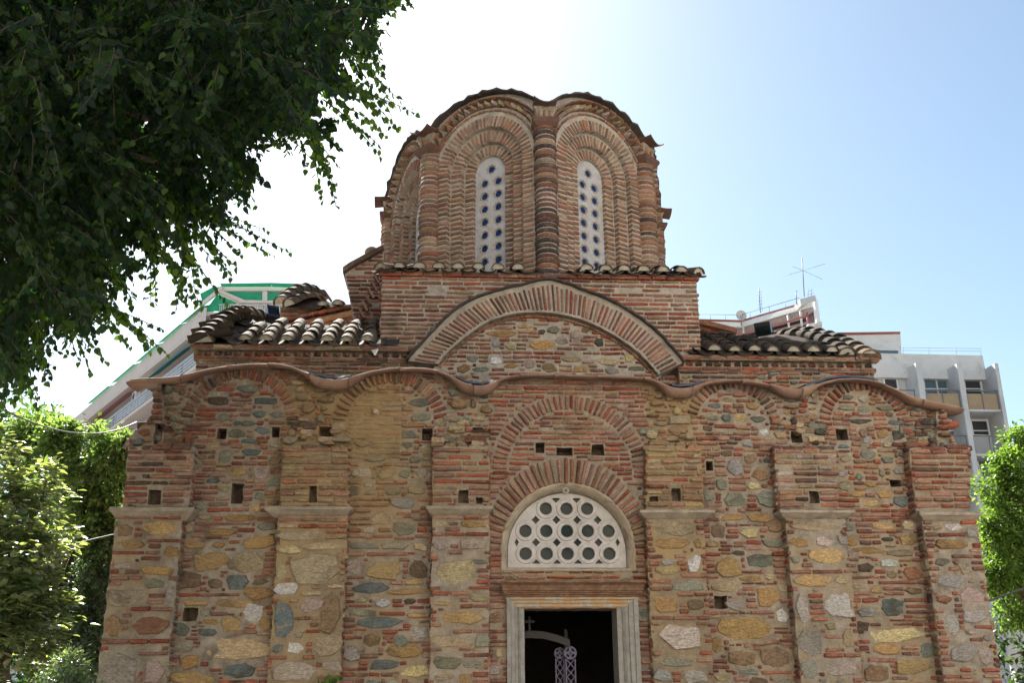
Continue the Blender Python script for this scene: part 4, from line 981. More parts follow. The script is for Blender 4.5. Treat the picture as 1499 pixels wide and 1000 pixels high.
L = Layout(Tp); TH = [(734,489,24,5,'o'),(768,478,12,4,'o'),(793,486,6,4,'d'),(811,483,10,7,'g'),(725,504,7,5,'e'),(793,506,22,8,'o'),(747,508,8,5,'y'),(692,525,8,5,'g'),(678,539,12,7,'n'),(726,529,10,7,'w'),(749,536,12,4,'o'),(776,534,8,7,'p'),(805,539,12,7,'n'),(823,499,10,6,'p'),(843,490,9,7,'p'),(858,484,7,5,'n'),(877,502,7,6,'d'),(889,529,18,6,'t'),(922,525,8,7,'y'),(931,540,12,4,'g'),(836,526,15,5,'t'),(896,543,11,5,'e'),(780,462,12,4,'o'),(705,541,14,4,'g'),(850,541,12,5,'o')]
L.hero(TH, TY); L.rows((.034,.042), (.022,.03), (.10,.30), ('red','pink','red','tan','pink'), .93); L.chips(200, ('red','t','tan'))
mb = MB(); fr = plane_fr(TY); sheet(mb, Tp, [], fr, depth=.15); L.emit(mb, fr); mb.build("arch_infill_wall", ["mortar_grey", "masonry"], church)
# white metal flashing left of the block
mb = MB(); P = [at(543, 512, 2.0), at(556, 497, 2.05), at(556, 505, 2.0), at(548, 520, 1.9)]
V = [p for p in P] + [p + Vector((.015, .02, .0)) for p in P]; mb.add(V, [(0,1,2,3), (4,7,6,5), (0,4,5,1), (1,5,6,2), (2,6,7,3), (3,7,4,0)])
for dz in (0, .07): a = at(534, 506, 2.1) + Vector((0,0,dz)); mb.box((a.x, a.y, a.z), (a.x + .14, a.y + .05, a.z + .012))
mb.build("metal_flashing", "white_metal", church)

# ---- the drum
DX, DY, DR, DROT, DSC, ZB, ZC, ZK = 1.266, 6.0, 2.604, .035, 1.402, 7.50, 9.79, 10.31
def DV(k): a = DROT + k * math.pi / 4; return Vector((DX + DR*math.sin(a), DY - DR*DSC*math.cos(a), 0))
mb = MB(); mroof = MB(); plates = []
HWN = 1.065; ZS = 1.08
def archpoly(r, zb, n=26, c=0.0): return [(c + r*math.cos(R(180*i/n)), ZC + r*math.sin(R(180*i/n))*ZS) for i in range(n+1)] + [(c - r, zb), (c + r, zb)]
def eaveprof(u): return 9.73 + math.sqrt(max(0, 1.37**2 - u*u)) + .02
for k in range(-4, 4):
    a, b = DV(k), DV(k+1); s_ = b - a; W = s_.length; s_.normalize(); n_ = s_.cross(Vector((0,0,1))).normalized(); M = (a + b) / 2; kk = W / 2 / HWN
    c0 = {-1: -.03, 0: 0.02}.get(k, 0.0)
    def fr(u, v, w, M=M, s_=s_, n_=n_, kk=kk): return M + s_*(u*kk) + n_*w + Vector((0,0,v))
    vis = k in (-3, -2, -1, 0, 1)
    out = [(-HWN, ZB), (HWN, ZB)] + [(u, eaveprof(u)) for u in np.linspace(HWN, -HWN, 20)]
    o2, o3, o4 = archpoly(.69, ZB + .01, c=c0), archpoly(.48, ZB + .01, c=c0), archpoly(.295, ZB + .01, c=c0)
    def lev(P, hole, w0, st=.14):
        f2 = lambda u, v, w: fr(u, v, w + w0); sheet(mb, P, [hole] if hole else [], f2, depth=(.3 if w0 == 0 else 0), hole_depth=.105 if w0 > -.2 else .3, step=st, amp=.004, edge=0.0, cap=False); return f2
    f0 = lev(out, o2, 0.0, .16); f1 = lev(archpoly(.70, ZB + .005, c=c0), o3, -.10); f2_ = lev(archpoly(.49, ZB + .005, c=c0), o4, -.20)
    def dcol(): return pcol(random.choice(('drum','drum','drum','tan' if random.random() < .3 else 'drum')))
    pitch = .086
    for f_, ra, rb in ((f0, .68, .875), (f1, .47, .665), (f2_, .287, .455)):
        for sg in (-1, 1):
            z = ZB + .02
            while z < ZC - .02:
                L_ = (rb - ra) / 2 * random.uniform(.9, 1.02); cu = c0 + sg * (ra + L_)
                piece(mb, f_, cu, z + .028, L_, .026 * random.uniform(.85, 1.12), random.uniform(-.03,.03), 'brick', dcol(), random.uniform(.012,.03), base=-.09); z += pitch
        th = 2.0; rm = (ra + rb) / 2; stp = math.degrees(.070 / rm)
        while th < 179:
            am = R(th); L_ = (rb - ra) / 2 * random.uniform(.88, 1.0); cz = ZC + rm*ZS*math.sin(am)
            piece(mb, f_, c0 + rm*math.cos(am), cz, L_, .0225 * random.uniform(.8, 1.1), am + random.uniform(-.03,.03), 'brick', dcol(), random.uniform(.010,.026), base=-.09)
            th += stp
    for sg in (-1, 1):                            # masonry beside the columns
        z = ZB + .02
        while z < ZK - .02:
            ua = (HWN + .0); ub = sg * c0 + .885 ; L_ = max(.03, (ua - ub) / 2)
            piece(mb, f0, sg * (ub + L_), z + .028, L_, .026, 0, 'brick', dcol(), random.uniform(.004,.016)); z += pitch
    # rim tiles, dogtooth and upper string, all along the curve
    def along(r, step, fn):
        am = math.acos(min(1, (HWN - .02) / r)) if r > HWN else .04
        th = am
        while th < math.pi - am: fn(th, r); th += step / r
    along(.955, .15, lambda th, r: piece(mb, f0, c0 + r*math.cos(th), ZC + r*ZS*math.sin(th), .068, .018, th + math.pi/2, 'brick', pcol('drum'), .035))
    def tooth(th, r):
        c_, s2 = math.cos(th), math.sin(th); t_ = (-s2, c_); hw_ = .062; V = []
        for rr in (r - .03, r + .02):
            for tt, ww in ((-hw_, -.01), (0, .14), (hw_, -.01)):
                V.append(f0(c0 * .5 + rr*c_ + t_[0]*tt, ZC + (rr*s2)*ZS + t_[1]*tt, ww))
        mb.add(V, [(0,1,2), (3,5,4), (0,3,4,1), (1,4,5,2)], pcol(random.choice(('t','tan','p'))), 1)  # teeth coloured paler, as if their undersides catch the light
    along(1.055, .13, tooth); along(1.055, .16, lambda th, r: piece(mb, f0, c0*.5 + r*math.cos(th), ZC + r*ZS*math.sin(th), .085, .052, th + math.pi/2, 'brick', pcol('dark'), .012))  # dark pieces behind the teeth: shadow in the gaps put into colour
    along(1.135, .17, lambda th, r: piece(mb, f0, r*math.cos(th), ZC + r*ZS*math.sin(th), .078, .018, th + math.pi/2, 'brick', pcol('drum'), .12, base=-.02))
    # scalloped eave of overlapping slabs and the roof behind it
    us = np.linspace(-HWN * 1.0, HWN * 1.0, 25); C0 = Vector((DX, DY, 11.5)); V = []
    for i, u in enumerate(us):
        z = eaveprof(u); j = random.uniform(-.012, .012) if i % 3 else random.uniform(0, .03)
        V += [fr(u*.99, z - .01, .02), fr(u*1.02, z - .005 + j*.3, .13 + j), fr(u*1.02, z + .018 + j, .135 + j), fr(u, z + .022 + j, .06), C0.lerp(Vector(fr(u, z, 0)), .5), C0 + Vector((0, 0, 0))]
    mroof.add(V, [(i*6+j+1, i*6+j, (i+1)*6+j, (i+1)*6+j+1) for i in range(24) for j in range(5)], (.15,.10,.085), 0, False)
    # pierced window plate
    pl = MB(); PY_ = archpoly(.30, ZB + .02, c=c0); hs = []; st = []
    zc_ = [ZC + .09] + [ZC - .15 - .235*i for i in range(8)]
    cs = [(c0, zc_[0])] + [(c0 + sg*.125, z) for z in zc_[1:] for sg in (-1, 1)]
    fw_ = lambda u, v, w: fr(c0 + (u - c0) / kk * 1.0 if kk > 1.1 else u, v, w - .26)
    for c in cs:
        hs.append([(c[0] + .062*math.cos(6.2832*i/14), c[1] + .062*math.sin(6.2832*i/14)) for i in range(14)])
    if kk > 1.1: fwp = lambda u, v, w: fr(u, v, w - .26)
    else: fwp = fw_
    sheet(pl, PY_, hs, fwp, depth=.0, hole_depth=0, step=.14, amp=.001, edge=0)
    for H in hs:
        V = [fwp(u, v, .0) for u, v in H] + [fwp(u, v, -.035) for u, v in H]; pl.add(V, [(i, 14+i, 14+(i+1)%14, (i+1)%14) for i in range(14)], (1,1,1), 0, True)
    for c in cs:
        S0 = [(c[0] + (.102 if i % 2 else .076)*math.cos(6.2832*i/16+.2), c[1] + (.102 if i % 2 else .076)*math.sin(6.2832*i/16+.2)) for i in range(16)]
        S1 = [(c[0] + (.094 if i % 2 else .070)*math.cos(6.2832*i/16+.2), c[1] + (.094 if i % 2 else .070)*math.sin(6.2832*i/16+.2)) for i in range(16)]
        S2 = [(c[0] + .065*math.cos(6.2832*i/16+.2), c[1] + .065*math.sin(6.2832*i/16+.2)) for i in range(16)]
        V = [fwp(*p, 0.0) for p in S0] + [fwp(*p, .010) for p in S1] + [fwp(*p, .001) for p in S2]
        pl.add(V, [(r*16+i, r*16+(i+1)%16, (r+1)*16+(i+1)%16, (r+1)*16+i) for r in (0,1) for i in range(16)], (1,1,1), 1, False)
    gl = MB(); gl.prism(archpoly(.31, ZB + .02, c=c0), 0, -.01, lambda u, v, w: fwp(u, v, w - .036))
    plates.append((pl, gl))
drum = mb.build("drum", ["mortar_grey", "masonry_drum"], church)
for pl, gl in plates:
    pl.build("pierced_window_panel", ["drum_plaster", "reveal_plaster"], drum); gl.build("window_pane", "blue_glass", drum)
mroof.build("drum_roof", "old_slate", drum)
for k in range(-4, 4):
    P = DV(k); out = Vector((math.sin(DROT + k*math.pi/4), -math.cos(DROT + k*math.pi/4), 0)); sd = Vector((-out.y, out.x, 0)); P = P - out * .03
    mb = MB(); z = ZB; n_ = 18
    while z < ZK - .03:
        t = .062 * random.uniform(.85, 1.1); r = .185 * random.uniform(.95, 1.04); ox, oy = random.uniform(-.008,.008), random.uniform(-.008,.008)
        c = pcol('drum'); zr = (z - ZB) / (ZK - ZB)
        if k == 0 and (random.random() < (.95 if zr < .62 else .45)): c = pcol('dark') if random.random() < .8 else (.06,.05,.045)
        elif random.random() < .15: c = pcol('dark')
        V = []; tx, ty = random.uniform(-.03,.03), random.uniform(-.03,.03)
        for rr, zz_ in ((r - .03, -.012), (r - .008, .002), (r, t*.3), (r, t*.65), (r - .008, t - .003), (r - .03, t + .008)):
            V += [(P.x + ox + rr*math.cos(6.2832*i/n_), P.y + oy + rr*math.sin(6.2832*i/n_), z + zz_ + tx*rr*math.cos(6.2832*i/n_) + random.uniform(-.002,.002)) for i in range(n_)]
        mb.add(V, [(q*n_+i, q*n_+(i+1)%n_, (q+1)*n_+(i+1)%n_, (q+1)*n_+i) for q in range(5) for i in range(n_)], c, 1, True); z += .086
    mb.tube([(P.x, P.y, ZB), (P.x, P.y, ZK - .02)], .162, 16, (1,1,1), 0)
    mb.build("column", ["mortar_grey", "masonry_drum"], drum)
    def q(u, v, w, P=P, out=out, sd=sd): return P + sd*u + out*w + Vector((0,0,v))
    mb = MB(); V = []
    for zz_, hw_ in ((ZK - .10, .155), (ZK - .03, .20), (ZK + .02, .215), (ZK + .045, .205)):
        V += [q(u*hw_, zz_ + random.uniform(-.005,.005), v*hw_) for u, v in ((-1,-1),(1,-1),(1,1),(-1,1))]
    mb.add(V, [(r_*4+i, r_*4+(i+1)%4, (r_+1)*4+(i+1)%4, (r_+1)*4+i) for r_ in range(3) for i in range(4)] + [(3,2,1,0), (12,13,14,15)])
    fixn(mb.build("capital", "clay", drum))
    mb = MB(); ze = eaveprof(HWN) - .02           # fillet of plaster over the capital and a gutter tile
    V = []
    for zz_, hw_, w_ in ((ZK + .03, .12, .10), (ZK + .18, .15, .12), (ze - .02, .20, .16)):
        V += [q(-hw_, zz_, -.25), q(-hw_, zz_, w_), q(hw_, zz_, w_), q(hw_, zz_, -.25)]
    mb.add(V, [(r_*4+i, r_*4+(i+1)%4, (r_+1)*4+(i+1)%4, (r_+1)*4+i) for r_ in range(2) for i in range(4)] + [(8,9,10,11)])
    for du in (-.10, -.02, .07):
        piece(mb, lambda u, v, w, q=q: q(u, v, w + .135), du, (ZK + ze) / 2 - .02, .016, (ze - ZK) * .30, random.uniform(-.1,.1), 'brick', pcol('drum'), .012)
    fixn(mb.build("valley_haunch", ["mortar", "masonry_drum"], drum))
    mb = MB(); V = []; m = 8
    for w_, sc2, dz in ((-.3, 1, .05), (.22, 1.0, -.02), (.32, 1.12, -.03)):
        for off in (0, -.02):
            for i in range(m + 1): t = -1 + 2*i/m; V.append(q(t*.185*sc2, ze + dz + off + .10*t*t, w_))
    K = m + 1; F = []
    for r_ in range(2):
        b0, b1 = r_*2*K, (r_+1)*2*K
        for i in range(m): F += [(b0+i, b0+i+1, b1+i+1, b1+i), (b0+K+i+1, b0+K+i, b1+K+i, b1+K+i+1)]
    for i in range(m): F.append((4*K+i, 4*K+i+1, 5*K+i+1, 5*K+i))
    for r_ in range(2): F += [(r_*2*K, (r_+1)*2*K, (r_+1)*2*K+K, r_*2*K+K), (r_*2*K+m, r_*2*K+K+m, (r_+1)*2*K+K+m, (r_+1)*2*K+m)]
    mb.add(V, F, (.17,.085,.06) if k in (0,) else (.22,.09,.06)); fixn(mb.build("gutter_tile", "clay", drum))

# ---- side arm roofs and blocks seen past the drum block
def block(pxpoly, Y, keys, nm, depth=1.5, ledge=None, bands=True):
    pl = poly(pxpoly, Y); L = Layout(pl); L.rows((.042,.052), (.024,.032), (.12,.34), keys, .95); L.chips(60, ('t','n'))
    mb = MB(); fr = plane_fr(Y); sheet(mb, pl, [], fr, depth=depth, edge=.015); L.emit(mb, fr); return mb
mb = block([(520,478),(561,545),(561,366),(505,400)], 3.9, ('red','pink','dark'), "s")
V = []
for x, y in ((502,396),(512,389),(522,383),(534,377),(546,370),(561,362)):
    for Y, dz in ((3.78, 0), (3.74, .07), (4.6, .07), (4.6, 0)): p = at(x, y + 3, 3.8); V.append((p.x, Y, p.z + dz + random.uniform(-.01,.01)))
mb.add(V, [(i*4+j, i*4+(j+1)%4, (i+1)*4+(j+1)%4, (i+1)*4+j) for i in range(5) for j in range(4)] + [(3,2,1,0),(20,21,22,23)], (.16,.10,.08), 1)
p = at(543, 369, 4.0); cover(mb, p, (.3, 1, .1), (0, 0, 1), .5, .12, .1, (.3,.2,.15))
for i in range(9):                                # rim of its side arch
    t = i / 8; p = at(557 - 36*t, 400 + 78*t, 3.84); q = lambda u, v, w, p=p: (p.x + u, 3.84 - w, p.z + v)
    piece(mb, q, 0, 0, .10, .022, -1.1 + .0*t, 'brick', pcol('pink'), .03, base=-.08)
mb.build("side_arm_wall", ["mortar_grey", "masonry"], church)
mb = block([(408,478),(528,478),(521,462),(514,446),(411,450)], 6.8, ('red','pink','tan'), "s")
a, b = at(406, 470, 6.6), at(516, 447, 6.6)
for i in range(16):
    p = a.lerp(b, i/15); q = lambda u, v, w, p=p: (p.x + u, 6.6 - w, p.z + v); piece(mb, q, 0, 0, .09, .03, .25, 'brick', pcol('red'), .03, base=-.3); piece(mb, q, .03, -.12, .07, .028, .25, 'brick', pcol('tan'), .01, base=-.3)
mb.build("rear_wing_wall", ["mortar", "masonry"], church)
mb = MB(); chain(mb, [at(x, y, Y) for x, y, Y in ((415,447,6.6),(424,437,6.8),(436,430,7.0),(450,428,7.2),(462,433,7.4),(474,443,7.6))], .2, .2, .85)
chain(mb, [at(x, y, Y) for x, y, Y in ((424,449,6.5),(440,440,6.7),(455,438,6.9),(468,446,7.1))], .17, .2, .8)
tile_field(mb, at(462, 450, 6.5), at(505, 447, 6.5), (0, 1, .3), (0, -.3, 1), 2, .33, .34, .11, .9)
quad_bed(mb, [at(412,450,6.62), at(508,450,6.62), at(470,440,7.4), at(450,432,7.3), at(430,434,7.1)])
mb.build("rear_wing_tiles", ["tile_clay", "cement", "mouth_mortar"], church)
mb = block([(1015,520),(1068,520),(1068,486),(1062,480),(1015,474)], 5.2, ('red','tan','pink'), "s")
V = []
for x, y in ((1012,466),(1030,470),(1048,474),(1064,478),(1079,482)):
    for Y, dz in ((4.9, -.04), (4.88, .04), (6.4, .04), (6.4, -.04)): p = at(x, y + 2, 4.9); V.append((p.x, Y, p.z + dz))
mb.add(V, [(i*4+j, i*4+(j+1)%4, (i+1)*4+(j+1)%4, (i+1)*4+j) for i in range(4) for j in range(4)] + [(3,2,1,0),(16,17,18,19)], (.24,.11,.07), 1)
for i in range(7):
    p = at(1026 + 7*i, 480 + 2.0*i, 5.05); q = lambda u, v, w, p=p: (p.x + u, 5.05 - w, p.z + v); piece(mb, q, 0, 0, .09, .03, -.2, 'brick', pcol('red'), .02, base=-.2)
mb.build("rear_ledge", ["mortar", "masonry"], church)

# ---- floodlights on the roofs
def flood(px, py, Y, s, rz, lab, tilt):
    sw = .62
    p = at(px, py, Y); e = empty("floodlight", p); e.rotation_euler = (0, 0, 0)
    rot = Matrix.Rotation(rz, 4, 'Z') @ Matrix.Rotation(tilt, 4, 'X')
    q = lambda x, y, z: p + (rot @ Vector((x*s*.66, y*s, z*s)))
    mb = MB(); V = [q(*t) for t in ((-.5,-.30,-.45),(.5,-.30,-.45),(.42,.36,-.30),(-.42,.36,-.30),(-.5,-.30,.45),(.5,-.30,.45),(.42,.36,.30),(-.42,.36,.30))]
    mb.add(V, [(0,3,2,1),(4,5,6,7),(0,1,5,4),(1,2,6,5),(2,3,7,6),(3,0,4,7)])
    for i in range(5): mb.box((-.3+.15*i-.015, .29, -.2), (-.3+.15*i+.015, .38, .2), (1,1,1), 0, q)
    fixn(mb.build("housing", "black_metal", e))
    mb = MB(); mb.box((-.46,-.30,-.26), (.46,-.285,.28), (1,1,1), 0, q); mb.build("lens", "dark_glass", e)
    mb = MB(); pts = [q(-.54, 0, 0), q(-.56, 0, -.45), q(.56, 0, -.45), q(.54, 0, 0)]; mb.tube(pts, .03*s, 6); b = q(0,0,-.45); mb.tube([b, b - Vector((0,0,.35*s))], .05*s, 8); mb.build("bracket", "black_metal", e)
    tag(e, lab, "floodlight", "floodlights on the roofs")
flood(398, 461, 3.9, .30, .5, "small tilted black floodlight on the left tiled roof, in front of the green awnings", -.5)
flood(1119, 487, 3.9, .40, -.5, "black floodlight on the right tiled roof, in front of the pink railings", .35)
# ================================================================== GROUND
mb = MB(); mb.box((-500, -500, -.5), (500, 500, 0.0)); g = mb.build("ground", "paving"); tag(g, kind="structure")

# ================================================================== NEIGHBOURING BUILDINGS
mat_plain("fill_block_cream", (0.80, 0.75, 0.66), 0.9, 0.04, 1, 0.0); mat_plain("render_pale", (0.55, 0.51, 0.47), 0.85, 0.06, .5, 0.0, col2=(0.34, 0.30, 0.27), lo=.5, hi=.7, amt=.4)
mat_plain("render_pinkish", (0.60, 0.54, 0.52), 0.85, 0.05, .5, 0.0)
mat_plain("concrete_grey", (0.54, 0.54, 0.55), 0.9, 0.08, .6, 0.0, col2=(0.30, 0.32, 0.36), lo=.52, hi=.7, amt=.7)
mat_plain("concrete_white", (0.64, 0.63, 0.62), 0.9, 0.08, 1.2, 0.0, col2=(0.36, 0.34, 0.33), lo=.55, hi=.68, amt=.7)
mat_plain("awning_green", (0.02, 0.33, 0.17), 0.7, 0.15, 2, 0.0)
mat_plain("awning_teal", (0.02, 0.22, 0.24), 0.7, 0.1, 2, 0.0)
mat_plain("awning_pink", (0.42, 0.20, 0.22), 0.7, 0.1, 2, 0.0)
mat_plain("rail_blue_grey", (0.45, 0.50, 0.58), 0.5, 0.05, 2, 0.0)
mat_plain("rail_red", (0.42, 0.13, 0.14), 0.5, 0.05, 2, 0.0)
mat_plain("brown_pink_wall", (0.36, 0.24, 0.23), 0.8, 0.1, .7, 0.0)
mat_plain("balcony_tan", (0.34, 0.25, 0.16), 0.7, 0.1, 1.5, 0.0)
mat_plain("roof_red", (0.30, 0.09, 0.06), 0.8, 0.1, 3, 0.0)
mat_plain("dark_room", (0.035, 0.035, 0.04), 0.6, 0.1, 1, 0.0)
Z3 = Vector((0, 0, 1))
# ---- block A: long balconied building on the left
dL = ray(-380, 1022); dL = Vector((dL.x, dL.y, 0)).normalized(); nL = Vector((-dL.y, dL.x, 0))
if nL.dot(CAM_LOC - atd(300, 447, 75)) < 0: nL = -nL
CA = atd(292, 457, 75); ZT = CA.z; CA0 = Vector((CA.x, CA.y, 0))
bA = empty("apartment_building", CA0); tag(bA, "tall pale apartment block with long balconies and green awnings behind the left trees", "building")
def fA(u, v, w): return CA0 + dL*u + nL*w + Z3*v
LA = 64.0; HF = 3.05
mb = MB(); mb.box((0, 0, -14), (LA, ZT - 1.2, -1.5), (1,1,1), 0, fA); fixn(mb.build("wall", "render_pale", bA))
# box() takes (u, v, w); floors counted from the top
for k in range(9):
    zf = ZT - 1.15 - HF * k
    if zf < 1: break
    mb = MB(); mb.box((-1.2, zf - .28, -1.6), (LA, zf, .0), (1,1,1), 0, fA); fixn(mb.build("balcony_slab", "render_pinkish", bA))
    mb = MB()
    if k == 0: mb.box((-1.2, zf, -.14), (LA, zf + 1.15, .02), (1,1,1), 0, fA)
    else:
        for vv in (.12, .38, .62, .88, 1.02): mb.box((-1.2, zf + vv, -.05), (LA, zf + vv + .07, .02), (1,1,1), 0, fA)
        for i in range(int(LA / 1.1)): mb.box((-1.2 + i*1.1, zf + .0, -.06), (-1.14 + i*1.1, zf + 1.1, .0), (1,1,1), 0, fA)
        for i in range(0, int(LA / 4.4)):
            if (i + k) % 3 != 0: mb.box((i*4.4 - .9, zf + .15, -.10), (i*4.4 + 2.9, zf + .85, -.07), (1,1,1), 0, fA)
    fixn(mb.build("balcony_railing", "render_pinkish" if k == 0 else "rail_blue_grey", bA))
    if k < 5:
        for i in range(12):
            u = 2 + i * 4.9
            mb = MB(); mb.box((u, zf - HF + .1, -1.48), (u + 1.9, zf - .75, -1.42), (1,1,1), 0, fA); w_ = fixn(mb.build("balcony_door", "dark_room", bA))
            mb = MB(); mb.box((u - .08, zf - HF + .05, -1.47), (u, zf - .68, -1.36), (1,1,1), 0, fA); mb.box((u + 1.9, zf - HF + .05, -1.47), (u + 1.98, zf - .68, -1.36), (1,1,1), 0, fA); mb.box((u - .08, zf - .75, -1.465), (u + 1.98, zf - .66, -1.355), (1,1,1), 0, fA); mb.box((u + .9, zf - HF + .05, -1.46), (u + .98, zf - .76, -1.37), (1,1,1), 0, fA)
            fixn(mb.build("door_frame", "white_metal", w_))
for i, (u0, u1) in enumerate(((-.8, 3.4), (3.8, 9), (9.6, 15), (16, 22.5), (24, 31))):
    mb = MB(); z = ZT + .0
    V = [fA(u0, z + .95, -1.6), fA(u1, z + .95, -1.6), fA(u1, z + .12, .25), fA(u0, z + .12, .25)]; V += [p - Z3*.05 for p in V]; V += [V[3] - Z3*.12, V[2] - Z3*.12]
    mb.add(V, [(0,1,2,3),(7,6,5,4),(0,4,5,1),(1,5,6,2),(2,6,7,3),(3,7,4,0),(3,2,9,8)]); mb.build("green_awning", "awning_green", bA)
for u0, u1, m_ in ((2.4, 8.2, "awning_teal"), (8.6, 12, "awning_teal"),):
    mb = MB(); z = ZT - 1.5
    V = [fA(u0, z, -.9), fA(u1, z, -.9), fA(u1, z - .75, .15), fA(u0, z - .75, .15)]; V += [p - Z3*.05 for p in V]; mb.add(V, [(0,1,2,3),(7,6,5,4),(0,4,5,1),(1,5,6,2),(2,6,7,3),(3,7,4,0)]); mb.build("teal_awning", m_, bA)
for u0, u1 in ((17.5, 31),):
    mb = MB(); z = ZT - 1.5
    V = [fA(u0, z, -.9), fA(u1, z, -.9), fA(u1, z - .5, .1), fA(u0, z - .5, .1)]; V += [p - Z3*.05 for p in V]; mb.add(V, [(0,1,2,3),(7,6,5,4),(0,4,5,1),(1,5,6,2),(2,6,7,3),(3,7,4,0)]); mb.build("pink_awning", "awning_pink", bA)
for j, (u, k, lab) in enumerate(((15.6, 1, "air conditioner highest on the balcony wall, below the pink awning's near end"), (28.5, 1, "air conditioner under the far end of the pink awning"), (31, 1, "air conditioner beyond the pink awning, next to another one"))):
    e = empty("air_conditioner", fA(u, ZT - 1.15 - HF*k + .9, -.75)); mb = MB(); z = ZT - 1.15 - HF*k + 1.15
    mb.box((u, z, -.55), (u + 1.0, z + .8, -.15), (1,1,1), 0, fA); fixn(mb.build("casing", "concrete_white", e))
    mb = MB(); lathe(mb, [(.32, -.145), (.32, -.12), (.08, -.12), (.08,-.10)], lambda a, b, w, u=u, z=z: fA(u + .5 + a, z + .4 + b, w), 16); fixn(mb.build("fan_grille", "dark_room", e))
    tag(e, lab, "air conditioner", "air conditioners on the balconies")
# end face of block A with pergola and awnings
YA = CA.y
def q_(px, py, dy=0.0): return at(px, py, YA + dy)
def flat(name, pts, mat, dy=0.0, t=.15, parent=None):
    V = [q_(x, y, dy) for x, y in pts]; n = len(V); V += [p + Vector((0, t, 0)) for p in V]
    m = MB(); m.add(V, [tuple(range(n)), tuple(range(n, 2*n))[::-1]] + [(i, n+i, n+(i+1)%n, (i+1)%n) for i in range(n)]); return fixn(m.build(name, mat, parent or bA))
flat("end_wall", [(293,458),(462,456),(468,560),(285,560)], "render_pale", .6, 6)
flat("roof_slab", [(322,419),(459,419),(460,425),(318,426)], "render_pinkish", -.5, 7)
flat("pergola_beam", [(318,426),(327,426),(362,441),(350,441)], "render_pinkish", -.6, .3)
flat("pergola_beam", [(322,420),(329,420),(296,447),(290,446)], "render_pinkish", -.62, .3)
flat("eave_beam", [(350,439),(460,441),(460,444),(350,443)], "render_pinkish", -.55, .3)
flat("pergola_post", [(384,426),(391,426),(391,440),(384,440)], "render_pinkish", -.63, .3)
flat("green_awning", [(322,415),(398,414),(397,419),(324,419)], "awning_green", -.7, .1)
flat("green_awning", [(398,414),(460,416),(462,422),(456,421),(398,419)], "awning_green", -.74, .1)
flat("green_awning", [(331,427),(384,428),(384,440),(362,440)], "awning_green", -.35, .1)
flat("green_awning", [(391,428),(458,430),(458,441),(391,440)], "awning_green", -.35, .1)
flat("green_awning", [(318,431),(346,443),(330,455),(300,455)], "awning_green", -.35, .1)
flat("green_awning", [(293,430),(312,420),(322,420),(296,442)], "awning_green", -.40, .1)
mb = MB()
for i in range(56):
    a = q_(322 + i*2.5, 446, -.4); b = q_(322 + i*2.5, 456.5, -.4); mb.tube([a, b], .028, 4)
for y in (446, 456.5): mb.tube([q_(320, y, -.4), q_(462, y, -.4)], .04, 4)
mb.build("balustrade", "white_metal", bA)
flat("balcony_slab", [(290,457),(462,457),(462,461),(290,462)], "render_pinkish", -.5, 1)

# ---- block B: pink topped penthouse on the right
YB = 62.0
bB = empty("apartment_building", (at(1120, 500, YB).x, YB, 0)); tag(bB, "apartment block behind the right roof with a pink top storey and red railings", "building")
def flatY(name, pts, mat, Y, t, parent):
    V = [at(x, y, Y) for x, y in pts]; n = len(V); V += [p + Vector((0, t, 0)) for p in V]
    m = MB(); m.add(V, [tuple(range(n)), tuple(range(n, 2*n))[::-1]] + [(i, n+i, n+(i+1)%n, (i+1)%n) for i in range(n)]); return fixn(m.build(name, mat, parent))
# the right wing runs back to the left: depth falls from 70 at the bend to 60 at the near corner
def dB(px): return 60 + (1198 - px) / 113 * 9 if px > 1085 else 69
def PB(px, py, off=0): return at(px, py, dB(px) + off)
def strip3(name, topl, botl, mat, off, parent, t=.2):
    m = MB(); V = []
    for (x0, y0), (x1, y1) in zip(topl, botl):
        for p in (PB(x0, y0, off), PB(x1, y1, off), PB(x1, y1, off) + Vector((0, t, 0)), PB(x0, y0, off) + Vector((0, t, 0))): V.append(p)
    k = len(topl); m.add(V, [(i*4+j, i*4+(j+1)%4, (i+1)*4+(j+1)%4, (i+1)*4+j) for i in range(k-1) for j in range(4)] + [(0,1,2,3), tuple((k-1)*4+j for j in (3,2,1,0))])
    return fixn(m.build(name, mat, parent))
strip3("back_wall", [(1000,476),(1085,478),(1195,446)], [(1000,760),(1085,760),(1195,760)], "brown_pink_wall", 2.2, bB, 4)
strip3("fascia", [(1000,469),(1085,471),(1196,440)], [(1000,474),(1085,479),(1196,446)], "white_metal", 0, bB, .3)
strip3("soffit", [(1000,474.5),(1085,479.5),(1196,446.5)], [(1000,476),(1085,482),(1196,449)], "render_pinkish", .6, bB, 1.6)
strip3("roof_tiles", [(1000,466.5),(1085,468.5),(1172,443.5)], [(1000,469),(1085,471),(1172,446)], "roof_red", -.1, bB, 3)
for x, y0, y1 in ((1077,474,502),(1088,477,502),(1153,457,486),(1171,450,478)):
    mb = MB(); a, b = PB(x, y0, .1), PB(x + 2, y1, .1); mb.tube([a, Vector((a.x, a.y, b.z))], .09, 8); mb.build("post", "white_metal", bB)
for yy in (0, 18):
    mb = MB(); pts = [PB(x, y + yy, .05) for x, y in ((1000,484),(1085,490),(1120,482),(1181,462))]
    mb.tube(pts, .07, 6); mb.build("red_rail", "rail_red", bB)
mb = MB(); a, b = PB(1181, 457, .05), PB(1183, 485, .05); mb.tube([a, Vector((a.x, a.y, b.z))], .07, 6); mb.build("rail_post", "rail_red", bB)
mb = MB()
